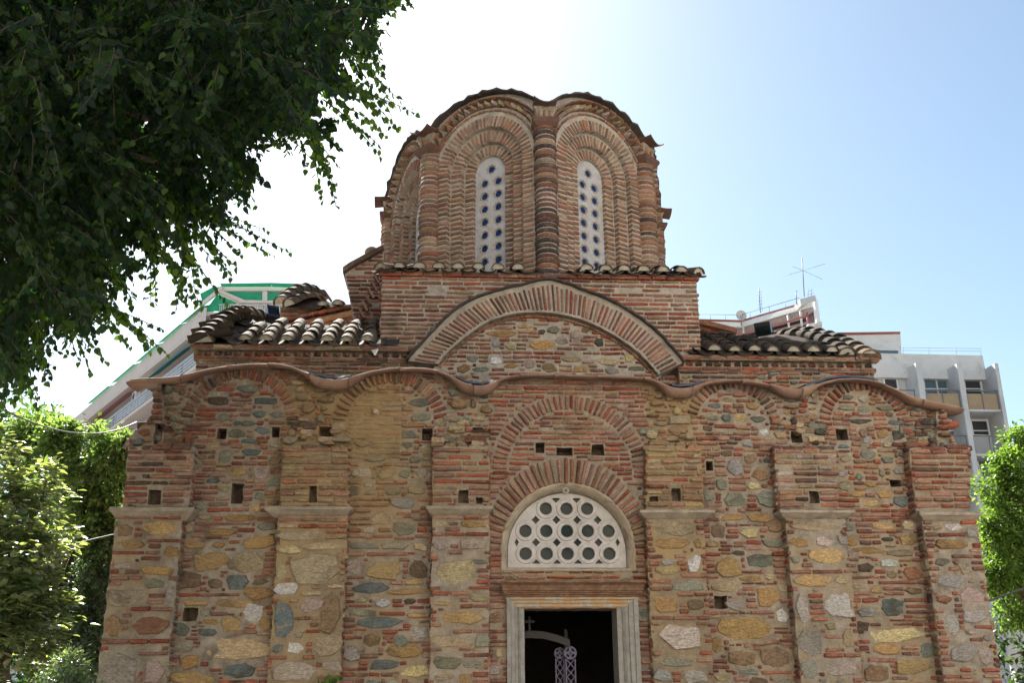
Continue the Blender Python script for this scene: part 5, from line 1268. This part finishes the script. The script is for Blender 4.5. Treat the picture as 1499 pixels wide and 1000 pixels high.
for i in range(34):
    x = 1060 + i * 3.6; y = 494 - max(0, x - 1085) * .27; a = PB(x, y, .6); mb.box((a.x-.1, a.y, a.z-.12), (a.x+.1, a.y+.1, a.z+.12))
    b = PB(x, y + 9, .6); mb.box((b.x-.08, b.y, b.z-.12), (b.x+.08, b.y+.1, b.z+.12))
mb.build("ventilation_grille", "dark_room", bB)
flatY("side_frame", [(1192,441),(1197,440),(1201,471),(1196,472)], "white_metal", 59.8, .4, bB)
flatY("side_wall", [(1184,477),(1203,474),(1207,512),(1184,540)], "concrete_grey", 60.4, 6, bB)
flatY("parapet_cap", [(1183,474),(1203,471),(1204,475),(1184,478)], "concrete_white", 60.2, .5, bB)
flatY("stair_tower", [(1171,438),(1193,432),(1196,441),(1173,447)], "concrete_grey", 61.2, 3, bB)
flatY("lower_wall", [(1190,508),(1290,500),(1290,760),(1190,760)], "concrete_grey", 66, 6, bB)
def antenna(lab, px, ytop, ybot, Y, arms, r=.035):
    a, b = at(px, ytop, Y), at(px + (ybot - ytop) * .06, ybot, Y); e = empty("roof_antenna", (b.x, Y, b.z))
    mb = MB(); mb.tube([b, a], r, 6); mb.build("mast", "cable_grey", e)
    mb = MB()
    for (dx0, dy0, dx1, dy1) in arms: mb.tube([at(px + dx0, ytop + dy0, Y), at(px + dx1, ytop + dy1, Y + .01)], .016, 4)
    mb.build("arms", "cable_grey", e); tag(e, lab, "antenna", "antennas on the pink-topped block"); return e
antenna("tallest rooftop antenna with long crossed arms, over the stair tower", 1174, 377, 434, 61, [(2,19,-14,13),(2,19,34,9),(2,19,-26,27),(2,19,30,32),(8,50,16,47),(9,45,9,58),(14,42,14,58),(7,55,17,52)])
antenna("slim antenna with short rungs, standing midway along the tiled roof edge", 1111, 422, 458, 65, [(-2,y,4,y-1) for y in (6,10,14,19,24,29)] + [(3,5,5,34)])
antenna("smallest antenna, a bare stick left of the stair tower", 1165, 426, 445, 62, [(-1,0,2,0),(-1,1,2,1)])
mb = MB(); c = at(1085, 462, 68.5); q = lambda u, v, w: (c.x + u, c.y - w, c.z + v)
lathe(mb, [(.04, -.18), (.2, -.15), (.38, -.05), (.46, .05), (.45, .055), (.37, -.03), (.19, -.12), (.03, -.14)], q, 20)
e = empty("satellite_dish", (c.x, c.y, c.z - .9)); fixn(mb.build("bowl", "concrete_white", e)); mb = MB(); mb.tube([(c.x, c.y + .15, c.z - .9), (c.x, c.y + .15, c.z)], .04, 6); mb.tube([(c.x, c.y - .02, c.z - .4), (c.x, c.y - .5, c.z)], .02, 4); mb.build("mount", "cable_grey", e)
tag(e, "round white satellite dish on the tiled roof edge where it bends", "satellite dish")
mb = MB(); mb.tube([at(1022, 460, 68.8), at(1084, 461, 68.8), at(1170, 436, 62.5)], .025, 4)
for x, y, y1 in ((1040,460,468),(1062,461,469),(1098,457,466),(1126,449,459),(1150,442,452)): mb.tube([at(x, y, dB(x)-.1), at(x+.3, y1, dB(x)-.1)], .02, 4)
mb.build("roof_wire", "cable_grey", bB)

# ---- block C: grey concrete building with fins on the far right
YC = 60.0
bC = empty("apartment_building", (at(1380, 600, YC).x, YC, 0)); tag(bC, "grey concrete apartment block with upright fins and tan balcony panels on the right", "building")
def FC(name, pts, mat, Y, t, parent=bC): return flatY(name, pts, mat, Y, t, parent)
FC("upper_storey", [(1210,490),(1318,488),(1320,520),(1210,520)], "concrete_white", 63, 8)
FC("coping", [(1208,487),(1318,485.5),(1318,488),(1208,490)], "roof_red", 62.8, 8.2)
o = FC("window", [(1281,512),(1315,512.5),(1315,520),(1281,520)], "window_glass", 62.93, .05); FC("frame", [(1281,510.8),(1316,511.5),(1316,513),(1281,512.3)], "white_metal", 62.85, .1, o)
zb_ = 1190
FC("parapet_wall", [(1276,517),(1438,520.5),(1446,556),(1420,556),(1270,552)], "concrete_white", YC - .3, .6)
FC("wall", [(1270,545),(1444,548),(1478,760),(1270,760)], "concrete_grey", YC + .3, 12)
for name, side in (("fin", [(1340,530),(1348,530),(1392,900),(1384,900)]), ("fin", [(1400,531),(1407.5,531.6),(1462,900),(1454,900)])):
    V = [at(x, y, 58.2) for x, y in side]; xl, xr, zt_ = V[0].x, V[1].x, V[0].z; mb = MB(); mb.box((xl, 58.2, 0), (xr, 60.4, zt_ - .05)); mb.build(name, "concrete_grey", bC)
V = at(1461, 532, 58.2); mb = MB(); mb.box((V.x - .28, 58.2, 0), (V.x, 60.4 + 3, V.z)); fixn(mb.build("fin", "concrete_grey", bC))
fx = [at(1348, 600, 58.3).x - 3.0, at(1344, 600, 58.3).x, at(1352, 560, 58.3).x, at(1403, 560, 58.3).x, at(1412, 560, 58.3).x, V.x - .3]
wy = [(552,577),(616,637),(675,698),(738,760)]
for i, (y0, y1) in enumerate(wy):
    sh = (y0 - 552) * .17
    for x0, x1, two in ((1294, 1312, 0), (1352, 1388, 1), (1411, 1434, 0)):
        x0 += sh; x1 += sh
        g_ = FC("window", [(x0,y0),(x1,y0+.6),(x1+4,y1+.6),(x0+4,y1)], "window_glass" if (i + x0) % 3 > 1 else "dark_room", YC + .22, .06)
        def fr_(p): FC("frame", p, "white_metal", YC + .14, .1, g_)
        m = MB()
        def bar(a, b, c, d, m=m):
            P = [at(*p, YC + .12) for p in (a, b, c, d)]; k = 4; P += [p + Vector((0, .12, 0)) for p in P]; m.add(P, [(0,1,2,3),(7,6,5,4)] + [(j, 4+j, 4+(j+1)%4, (j+1)%4) for j in range(4)])
        bar((x0-1.2,y0-1.4),(x1+1.2,y0-.8),(x1+1.2,y0+.9),(x0-1.2,y0+.3)); bar((x0+3,y1-.6),(x1+5,y1),(x1+5,y1+1.4),(x0+3,y1+.8))
        bar((x0-1.4,y0),(x0+.4,y0),(x0+4.2,y1),(x0+2.6,y1)); bar((x1-.4,y0+.5),(x1+1.4,y0+.5),(x1+5.2,y1),(x1+3.4,y1))
        ym = y0 + (y1-y0)*.66; bar((x0+2,ym),(x1+2,ym),(x1+2.2,ym+1.4),(x0+2.2,ym+1.4))
        if two: xm = (x0+x1)/2; bar((xm-.9,y0),(xm+.9,y0),(xm+4.9,y1),(xm+3.1,y1))
        fixn(m.build("frame", "white_metal", g_))
for i, (yr, yp0, yp1) in enumerate(((572,576,599),(638,642,664),(700,704,727))):
    z0_, z1_, zr = at(1380, yp1, 58.4).z, at(1380, yp0, 58.4).z, at(1380, yr, 58.4).z
    for a, b in ((fx[0], fx[1]), (fx[2], fx[3]), (fx[4], fx[5])):
        mb = MB(); mb.box((a, 58.35, z0_ - .18), (b, 60.35, z0_ - .02)); mb.build("balcony_slab", "concrete_grey", bC)
        if i == 0 and a > fx[0] + .1:
            mb = MB(); mb.box((a + .1, 58.42, z0_), (b - .1, 58.48, z1_)); mb.build("balcony_panel", "balcony_tan", bC)
        mb = MB(); mb.tube([(a, 58.4, zr), (b, 58.4, zr)], .05, 6)
        for t in (0.02, .5, .98): mb.tube([(a + (b-a)*t, 58.4, z0_), (a + (b-a)*t, 58.4, zr)], .04, 6)
        mb.build("balcony_rail", "cable_grey", bC)
        if i == 1:
            for t in (.25, .7):
                x = a + (b-a)*t; mb = MB(); mb.box((x - .3, 60.22, z0_ - 1.05), (x + .3, 60.28, z0_ - .5), (1,1,1)); P_ = mb.build("wall_grille", "dark_room", bC)
                mb = MB(); mb.tube([(x-.28, 60.2, z0_-1.03), (x+.28, 60.2, z0_-.52)], .03, 4); mb.tube([(x-.28, 60.19, z0_-.52), (x+.28, 60.19, z0_-1.03)], .03, 4); mb.build("cross_bars", "concrete_grey", P_)
mb = MB()
for y in (512, 516): mb.tube([at(1322, y - 3, 61), at(1436, y - 1.5, 61)], .015, 4)
for x in (1322, 1360, 1400, 1436): mb.tube([at(x, 508, 61), at(x, 521, 61)], .015, 4)
mb.build("roof_rail", "cable_grey", bC)

# ---- added block, unseen behind the viewer, to reflect sunlight onto the church front
fill_block = empty("apartment_building", (2, -44, 0)); tag(fill_block, "added cream block, unseen behind the viewer, reflecting sunlight onto the church front", "building")
mb = MB(); mb.box((-42, -56, 0), (46, -44, 30)); mb.build("wall", "fill_block_cream", fill_block)
for i in range(10):
    for j in range(7):
        mb = MB(); x = -38 + i*8.6; z = 2.2 + j*3.5; mb.box((x, -43.97, z), (x + 2.2, -43.9, z + 1.6)); mb.build("window", "window_glass", fill_block)

# ================================================================== FOLIAGE
def mat_leaf(name, trans=0.45, rough=0.45, spec=0.5, tint=(1.3, 1.5, .5)):
    m, n, b = _bs(name); out = n.nodes["Material Output"]
    a_ = N(n, "ShaderNodeAttribute", attribute_name="col"); n.links.new(a_.outputs[0], b.inputs["Base Color"])
    b.inputs["Roughness"].default_value = rough; b.inputs["Specular IOR Level"].default_value = spec
    t = N(n, "ShaderNodeBsdfTranslucent"); mx = N(n, "ShaderNodeMixShader"); mx.inputs[0].default_value = trans
    c = mixc(n, 1.0, a_.outputs[0], tint, 'MULTIPLY'); n.links.new(c, t.inputs[0])
    n.links.new(b.outputs[0], mx.inputs[1]); n.links.new(t.outputs[0], mx.inputs[2]); n.links.new(mx.outputs[0], out.inputs[0])
mat_leaf("leaf_edge_lit", .5, .5, .3, (2.6, 2.8, .5)); mat_leaf("leaf_canopy", .42, .55, .22, (4.2, 4.8, .7)); mat_leaf("leaf_dark", .30, .45, .4, (2.2, 2.8, .6)); mat_leaf("leaf_gloss", .42, .30, 1.0, (1.7, 1.8, .6)); mat_leaf("leaf_bright", .5, .5, .45, (1.75, 1.9, .7))
HEART = (np.array([(0,0,0),(-.36,.10,.05),(-.44,.42,.09),(-.26,.78,.05),(0,1.12,-.06),(.26,.78,.05),(.44,.42,.09),(.36,.10,.05),(0,.5,-.03)]), np.array([(8,0,1),(8,1,2),(8,2,3),(8,3,4),(8,4,5),(8,5,6),(8,6,7),(8,7,0)]))
KITE = (np.array([(0,0,0),(-.30,.45,.08),(0,1.0,-.03),(.30,.45,.08)]), np.array([(0,2,1),(0,3,2)]))
def leaves(name, P, D, S, cols, mat, parent, shape=HEART, nrm_up=.5, jit=.6):
    """one mesh of many leaves: positions P, tip directions D, sizes S"""
    P = np.array(P); D = np.array(D); n = len(P); S = np.array(S).reshape(-1, 1)
    D = D + RNG.normal(0, jit * .35, D.shape); D /= np.linalg.norm(D, axis=1, keepdims=True)
    U = RNG.normal(0, 1, (n, 3)); U[:, 2] = np.abs(U[:, 2]) * nrm_up * 3 + nrm_up; X = np.cross(D, U); X /= np.linalg.norm(X, axis=1, keepdims=True) + 1e-9; Zn = np.cross(X, D)
    B, T = shape; m = len(B)
    V = P[:, None, :] + S[:, None, :] * (B[None, :, 0:1] * X[:, None, :] + B[None, :, 1:2] * D[:, None, :] + B[None, :, 2:3] * Zn[:, None, :])
    F = (T[None] + (np.arange(n) * m)[:, None, None]).reshape(-1, 3); V = V.reshape(-1, 3); org = np.array(world_loc(parent)) if parent else P.mean(0)
    me = bpy.data.meshes.new(name); me.vertices.add(len(V)); me.vertices.foreach_set("co", (V - org).ravel())
    me.loops.add(F.size); me.loops.foreach_set("vertex_index", F.ravel().astype(np.int32)); me.polygons.add(len(F))
    me.polygons.foreach_set("loop_start", (np.arange(len(F)) * 3).astype(np.int32)); me.polygons.foreach_set("loop_total", np.full(len(F), 3, np.int32)); me.update(calc_edges=True)
    c = np.array(cols)[RNG.integers(0, len(cols), n)] * RNG.uniform(.7, 1.3, (n, 1)); c = np.hstack([np.repeat(c, m, 0), np.ones((n*m, 1))])
    a = me.color_attributes.new("col", 'FLOAT_COLOR', 'POINT'); a.data.foreach_set("color", c.ravel()); me.materials.append(MATS[mat])
    o = bpy.data.objects.new(name, me); COL.objects.link(o); o.location = org.tolist()
    if parent: setpar(o, parent)
    return o
# ---- the big tree hanging in from the upper left
T0 = Vector((-7.4, -7.8, 0)); tr = empty("shade_tree", T0); tag(tr, "large dark tree hanging its leafy branches over the upper left, in front of the church", "tree")
CAN = [(-420,-420),(650,-420),(606,-20),(600,5),(572,30),(556,70),(530,92),(520,140),(500,160),(498,205),(478,218),(455,205),(430,225),(408,200),(388,228),(372,262),(352,285),(338,322),(318,338),(296,345),(284,378),(262,388),(238,366),(212,384),(192,395),(176,430),(150,455),(138,488),(105,500),(92,535),(60,552),(30,570),(-30,595),(-420,620)]
CX, CYp = np.array([p[0] for p in CAN], float), 0
def inpoly(x, y): return bool(pip(CAN, np.array([[x]]), np.array([[y]]))[0, 0])
LP, LD, LS = [], [], []; tw = MB()
def strand(p, d, L, s=.062, droop=.5, twig=True, gap=.034):
    p = Vector(p); d = Vector(d).normalized(); t = 0; side = 1; pts = [p.copy()]; k = 0
    while t < L:
        p = p + d * gap; t += gap; d = (d + Vector((RNG.normal(0,.05), RNG.normal(0,.05), -droop*gap*1.2 + RNG.normal(0,.04)))).normalized(); side = -side; k += 1
        x = d.cross(Vector((0,0,1))); x = x.normalized() if x.length > .1 else Vector((1,0,0))
        ld = (d * .55 + x * side * .8 + Vector((0,0,-.75))).normalized(); sz = s * RNG.uniform(.65, 1.2) * (1 - .35 * t / L)
        LP.append(tuple(p)); LD.append(tuple(ld)); LS.append(sz)
        if RNG.random() < .35: LP.append(tuple(p + x*side*.03)); LD.append(tuple(ld + Vector((RNG.normal(0,.5), RNG.normal(0,.5), 0)))); LS.append(sz * .8)
        if k % 4 == 0: pts.append(p.copy())
    pts.append(p.copy())
    if twig and len(pts) > 1: tw.tube(pts, .005, 3, (1,1,1), 0, .002)
    return p
cnt = 0; tries = 0
while cnt < 900 and tries < 60000:
    tries += 1
    x, y = RNG.uniform(-330, 640), RNG.uniform(-330, 600)
    if not inpoly(x, y): continue
    if (x < -60 or y < -60) and RNG.random() < .5: continue
    dist = RNG.uniform(4.8, 10.0); P = CAM_LOC + ray(x, y) * dist; L = RNG.uniform(.45, 1.0)
    d = Vector((RNG.normal(.5, .4), RNG.normal(-.1, .45), -1 + RNG.normal(0, .25))).normalized(); E_ = P + d * L * .95; ex_, ey_ = proj(E_)
    if not inpoly(ex_[0], ey_[0]): continue
    s_ = .072 * (dist / 7)**.2; strand(P, d, L, s_, .35)
    for _ in range(5):                            # side sprays
        t = RNG.uniform(.05, .85); q = P + d * L * t; d2 = (d + Vector((RNG.normal(0,.8), RNG.normal(0,.8), RNG.normal(-.1,.3)))).normalized(); L2 = RNG.uniform(.12, .42); e2x, e2y = proj(q + d2 * L2)
        if inpoly(e2x[0], e2y[0]): strand(q, d2, L2, s_ * .95, .5)
    cnt += 1
def tip(a, b, dist=6.6, n=3, s=.066):
    for i in range(n):
        dd = dist + RNG.uniform(-.5, .5); A_ = CAM_LOC + ray(a[0] + RNG.uniform(-8, 8), a[1] + RNG.uniform(-8, 8)) * dd
        B_ = CAM_LOC + ray(b[0] + RNG.uniform(-7, 7) * (i > 0), b[1] + RNG.uniform(-7, 7) * (i > 0)) * (dd + RNG.uniform(-.15,.15))
        v = B_ - A_; L = v.length * (1.0 if i == 0 else RNG.uniform(.6, .95)); strand(A_, v.normalized() + Vector((0,0,.12)), L, s, .28)
MAIN = (LP, LD, LS); LP, LD, LS = [], [], []
for a, b, n in (((470,90),(590,195),4),((450,110),(575,160),3),((430,160),(520,285),4),((440,150),(500,275),3),((520,40),(562,102),3),((545,0),(602,12),3),((500,60),(565,150),3),((480,140),(560,215),3),((300,150),(375,292),3),((330,120),(355,245),2),((360,120),(445,240),3),((395,130),(470,232),3),((250,290),(415,372),4),((230,260),(372,402),4),((260,300),(330,400),3),((240,280),(310,455),3),((200,330),(285,450),3),((120,420),(238,524),4),((100,400),(190,510),4),((60,440),(65,565),3),((90,440),(100,535),3),((15,470),(38,598),3),((50,480),(15,600),2),((-10,500),(5,610),3),((210,290),(228,440),3),((235,330),(215,402),2),((150,380),(195,445),3),((130,380),(168,470),3),((60,420),(140,545),3),((270,330),(262,450),2),((150,300),(110,500),3)):
    tip(a, b, n=n)
EDGE = (LP, LD, LS); LP, LD, LS = MAIN
leaves("outer_leaves", *EDGE, [(.045,.09,.025),(.07,.12,.028),(.10,.155,.03),(.035,.07,.025)], "leaf_edge_lit", tr, HEART, .25, .7)  # brighter leaf colours than the crown: sun glow at the edges painted in
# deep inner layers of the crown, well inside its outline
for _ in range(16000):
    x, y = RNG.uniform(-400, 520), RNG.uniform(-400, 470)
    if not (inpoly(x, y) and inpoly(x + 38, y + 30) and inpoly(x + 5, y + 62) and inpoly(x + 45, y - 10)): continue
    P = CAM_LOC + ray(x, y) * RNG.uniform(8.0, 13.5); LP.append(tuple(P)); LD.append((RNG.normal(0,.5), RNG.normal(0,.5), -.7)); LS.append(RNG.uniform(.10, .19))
leaves("leaves", LP, LD, LS, [(.007,.018,.011),(.010,.023,.012),(.006,.016,.012),(.013,.028,.010),(.020,.038,.011)], "leaf_canopy", tr, HEART, .25, .7)  # darker copy of the leaf colours, with the crown's shade painted in
tw.build("twigs", "twig", tr)
tk = MB(); tk.tube([T0, T0 + Vector((.1,.1,1.5)), T0 + Vector((.4,.2,3.2)), T0 + Vector((.9,.5,4.6)), T0 + Vector((1.6,.9,5.8))], .34, 14, (1,1,1), 0, .16); tk.build("trunk", "bark", tr)
cr = T0 + Vector((.9,.5,4.6))
for i in range(16):
    x, y = RNG.uniform(-250, 420), RNG.uniform(-300, 330)
    if not inpoly(x, y): continue
    E2_ = CAM_LOC + ray(x, y) * RNG.uniform(5.5, 8.5); mid = cr.lerp(E2_, .5) + Vector((RNG.normal(0,.2), RNG.normal(0,.2), .5)); pts = [cr, cr.lerp(mid, .5) + Vector((0,0,.15)), mid, mid.lerp(E2_, .5) + Vector((RNG.normal(0,.1),0,.1)), E2_]
    tk = MB(); tk.tube(pts, .09, 7, (1,1,1), 0, .012); tk.build("branch", "bark", tr)

def crown(e, blobs, n, size, cols, mat, shape=KITE, name="crown", sq=1.0, up=.5, hollow=.45, clump=26, flat_=False):
    """leaf clumps spread through a union of blobs: (centre, radius)"""
    w_ = np.array([b[1]**2 for b in blobs]); w_ /= w_.sum(); P = []; D = []; S = []
    nc = max(1, n // clump)
    for _ in range(nc):
        c, r = blobs[RNG.choice(len(blobs), p=w_)]; v = RNG.normal(0, 1, 3); v /= np.linalg.norm(v); rr = r * (hollow + (1-hollow) * RNG.random()**.6) * RNG.uniform(.8, 1.12)
        cc = np.array(c) + v * rr * np.array([1, 1, sq]); cs = RNG.uniform(.10, .26) * max(.6, r)
        m = int(clump * RNG.uniform(.5, 1.5)); q = cc + RNG.normal(0, cs * .5, (m, 3)) * np.array([1, 1, .7])
        d = (q - cc) / (np.linalg.norm(q - cc, axis=1, keepdims=True) + 1e-6) * .6 + v * .5 + np.array([0, 0, -.25]); P.append(q); D.append(d * (np.array([1, 1, .15]) if flat_ else 1)); S.append(RNG.uniform(.6, 1.25, m) * size)
    return leaves(name, np.vstack(P), np.vstack(D), np.concatenate(S), cols, mat, e, shape, up, 1.0 if not flat_ else .5)
def plant(name, lab, cat, base, px_blobs, n, size, cols, mat, group=None, trunk=.12, shape=KITE, **k):
    """px_blobs: (px, py, radius px, Y)"""
    bl = [];
    for x, y, r, Y in px_blobs: c = at(x, y, Y); bl.append((tuple(c), r * (Y + 12.5) / F_PX))
    e = empty(name, base); tag(e, lab, cat, group); crown(e, bl, n, size, cols, mat, shape, **k)
    m = MB(); b = Vector(base)
    cz = Vector(np.mean([q[0] for q in bl], axis=0))
    m.tube([b, b.lerp(cz, .35) + Vector((.05, .04, 0)), b.lerp(cz, .7), cz], trunk, 8, (1,1,1), 0, trunk * .4); 
    for c, r in bl: m.tube([b.lerp(cz, .55), b.lerp(cz, .8).lerp(Vector(c), .5) + Vector((0, 0, .1)), Vector(c)], trunk * .35, 5, (1,1,1), 0, .012)
    m.build("trunk", "bark", e); return e
GL = [(.19,.22,.11),(.14,.18,.09),(.24,.27,.14),(.08,.12,.06),(.28,.30,.18)]
GP = [(.15,.21,.085),(.12,.18,.07),(.19,.25,.12),(.07,.12,.05)]
GY = [(.12,.19,.04),(.09,.155,.035),(.15,.22,.05),(.06,.11,.03)]
GD = [(.025,.055,.025),(.03,.07,.03),(.02,.045,.025)]
G0 = "trees and shrubs left of the church"
plant("broadleaf_tree", "near broadleaf tree with glossy leaves filling the lower left edge", "tree", at(10, 1000, -2.2) * 1.0 - Vector((0,0,1.6)), [(30,790,60,-2.2),(-20,720,60,-2),(50,740,40,-1.8),(10,860,80,-2.5),(60,880,40,-2.3),(-30,930,90,-2.6),(80,800,34,-1.6),(-10,660,30,-1.6),(50,930,40,-2.4),(-70,800,90,-2.2),(70,700,24,-1.5)], 8500, .075, GL, "leaf_gloss", G0, .10, HEART, hollow=.3, up=2.5, flat_=True)
plant("leafy_tree", "yellow-green tree behind the glossy one, touching the church's left corner", "tree", Vector((at(40, 900, 4).x, 4, 0)), [(120,690,52,2.5),(160,670,38,2.2),(175,710,34,2.6),(90,650,36,2.5),(130,750,50,2.8),(60,640,40,3.2),(178,648,18,2.0),(150,790,45,3),(100,640,26,2.6),(30,650,45,3.4),(140,625,12,2.2)], 20000, .085, GP, "leaf_bright", G0, .05, hollow=.2)
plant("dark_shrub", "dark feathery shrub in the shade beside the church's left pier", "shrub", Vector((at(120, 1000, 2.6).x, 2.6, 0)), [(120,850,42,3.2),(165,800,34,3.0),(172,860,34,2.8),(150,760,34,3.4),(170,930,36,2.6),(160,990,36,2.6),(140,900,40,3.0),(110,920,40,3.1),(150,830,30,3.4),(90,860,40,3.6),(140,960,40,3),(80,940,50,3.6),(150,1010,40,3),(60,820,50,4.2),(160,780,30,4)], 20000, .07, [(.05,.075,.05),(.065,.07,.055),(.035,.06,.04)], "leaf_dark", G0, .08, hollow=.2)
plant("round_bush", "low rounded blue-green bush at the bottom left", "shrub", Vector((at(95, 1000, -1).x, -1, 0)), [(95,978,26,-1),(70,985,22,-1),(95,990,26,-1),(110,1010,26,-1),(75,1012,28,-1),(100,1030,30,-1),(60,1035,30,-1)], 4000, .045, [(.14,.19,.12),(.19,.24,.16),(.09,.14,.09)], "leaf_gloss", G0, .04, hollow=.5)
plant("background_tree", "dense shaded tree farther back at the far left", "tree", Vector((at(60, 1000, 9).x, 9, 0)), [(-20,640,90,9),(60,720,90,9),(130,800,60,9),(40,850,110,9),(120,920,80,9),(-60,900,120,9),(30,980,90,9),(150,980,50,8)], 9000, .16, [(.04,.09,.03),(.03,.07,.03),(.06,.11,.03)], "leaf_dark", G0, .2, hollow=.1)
plant("small_leaved_tree", "bright green tree with leaning trunk beyond the church's right corner", "tree", Vector((at(1500, 1000, 2.4).x + .3, 2.4, 0)), [(1465,800,40,2.4),(1490,700,44,2.4),(1455,850,26,2.3),(1478,770,40,2.4),(1460,720,28,2.6),(1500,720,40,2.6),(1470,840,34,2.2),(1505,850,50,2.6),(1450,770,22,2.4),(1488,640,20,2.5),(1458,668,11,2.5),(1505,650,28,2.6),(1480,680,24,2.4),(1540,760,60,3),(1480,900,24,2.3),(1540,640,40,3)], 24000, .068, GY, "leaf_bright", "trees right of the church", .14, hollow=.2)
plant("background_tree", "dark tree mass behind the bright one at the right edge", "tree", Vector((at(1530, 1000, 8).x, 8, 0)), [(1500,900,60,8),(1560,820,90,8),(1540,980,90,8),(1480,960,40,8),(1600,900,120,8)], 6000, .14, [(.04,.07,.03),(.05,.06,.035),(.03,.05,.025)], "leaf_dark", "trees right of the church", .2, hollow=.1)
# sprig growing from the wall foot
sp = empty("wall_sprig", at(484, 1012, -.45)); P = []; D = []; S = []
for i in range(60): P.append(tuple(at(484 + RNG.normal(0, 6), 1008 + RNG.uniform(-12, 10), -.45 + RNG.uniform(-.04,.04)))); D.append((RNG.normal(0,.5), RNG.normal(0,.5), 1)); S.append(RNG.uniform(.05,.09))
leaves("leaves", P, D, S, GY, "leaf_bright", sp, KITE, .3, .5); mb = MB(); b = at(484, 1012, -.45)
for k in (-1, 0, 1): mb.tube([(b.x, b.y, .02), (b.x + k*.03, b.y, b.z * .6), (b.x + k*.06, b.y, b.z)], .008, 5)
mb.build("stem", "bark", sp); tag(sp, "small bright green sprig standing against the foot of the second pier", "plant")

# ---- cables
def cable(pts, r, lab, n=20):
    P = [Vector(p) for p in pts]; out = []
    for i in range(n + 1):
        t = i / n; a = (1-t)*(1-t); out.append(P[0]*a + P[1]*(2*t*(1-t)) + P[2]*(t*t))
    m = MB(); m.tube(out, r, 6); o = m.build("cable", "cable_grey"); tag(o, lab, "cable", "cables around the church")
cable([at(-60, 560, -3.5), at(100, 672, -2), at(200, 618, -.1)], .008, "thick grey cable sagging across the upper left bushes to the church corner")
cable([at(-40, 838, -3.0), at(60, 806, -1.6), at(170, 782, -.1)], .006, "thin pale wire crossing the bushes to the left pier under its impost")
cable([at(1443, 882, -.1), at(1480, 868, -.6), at(1540, 848, -1.5)], .011, "grey cable running from the right pier to the photo's right edge")
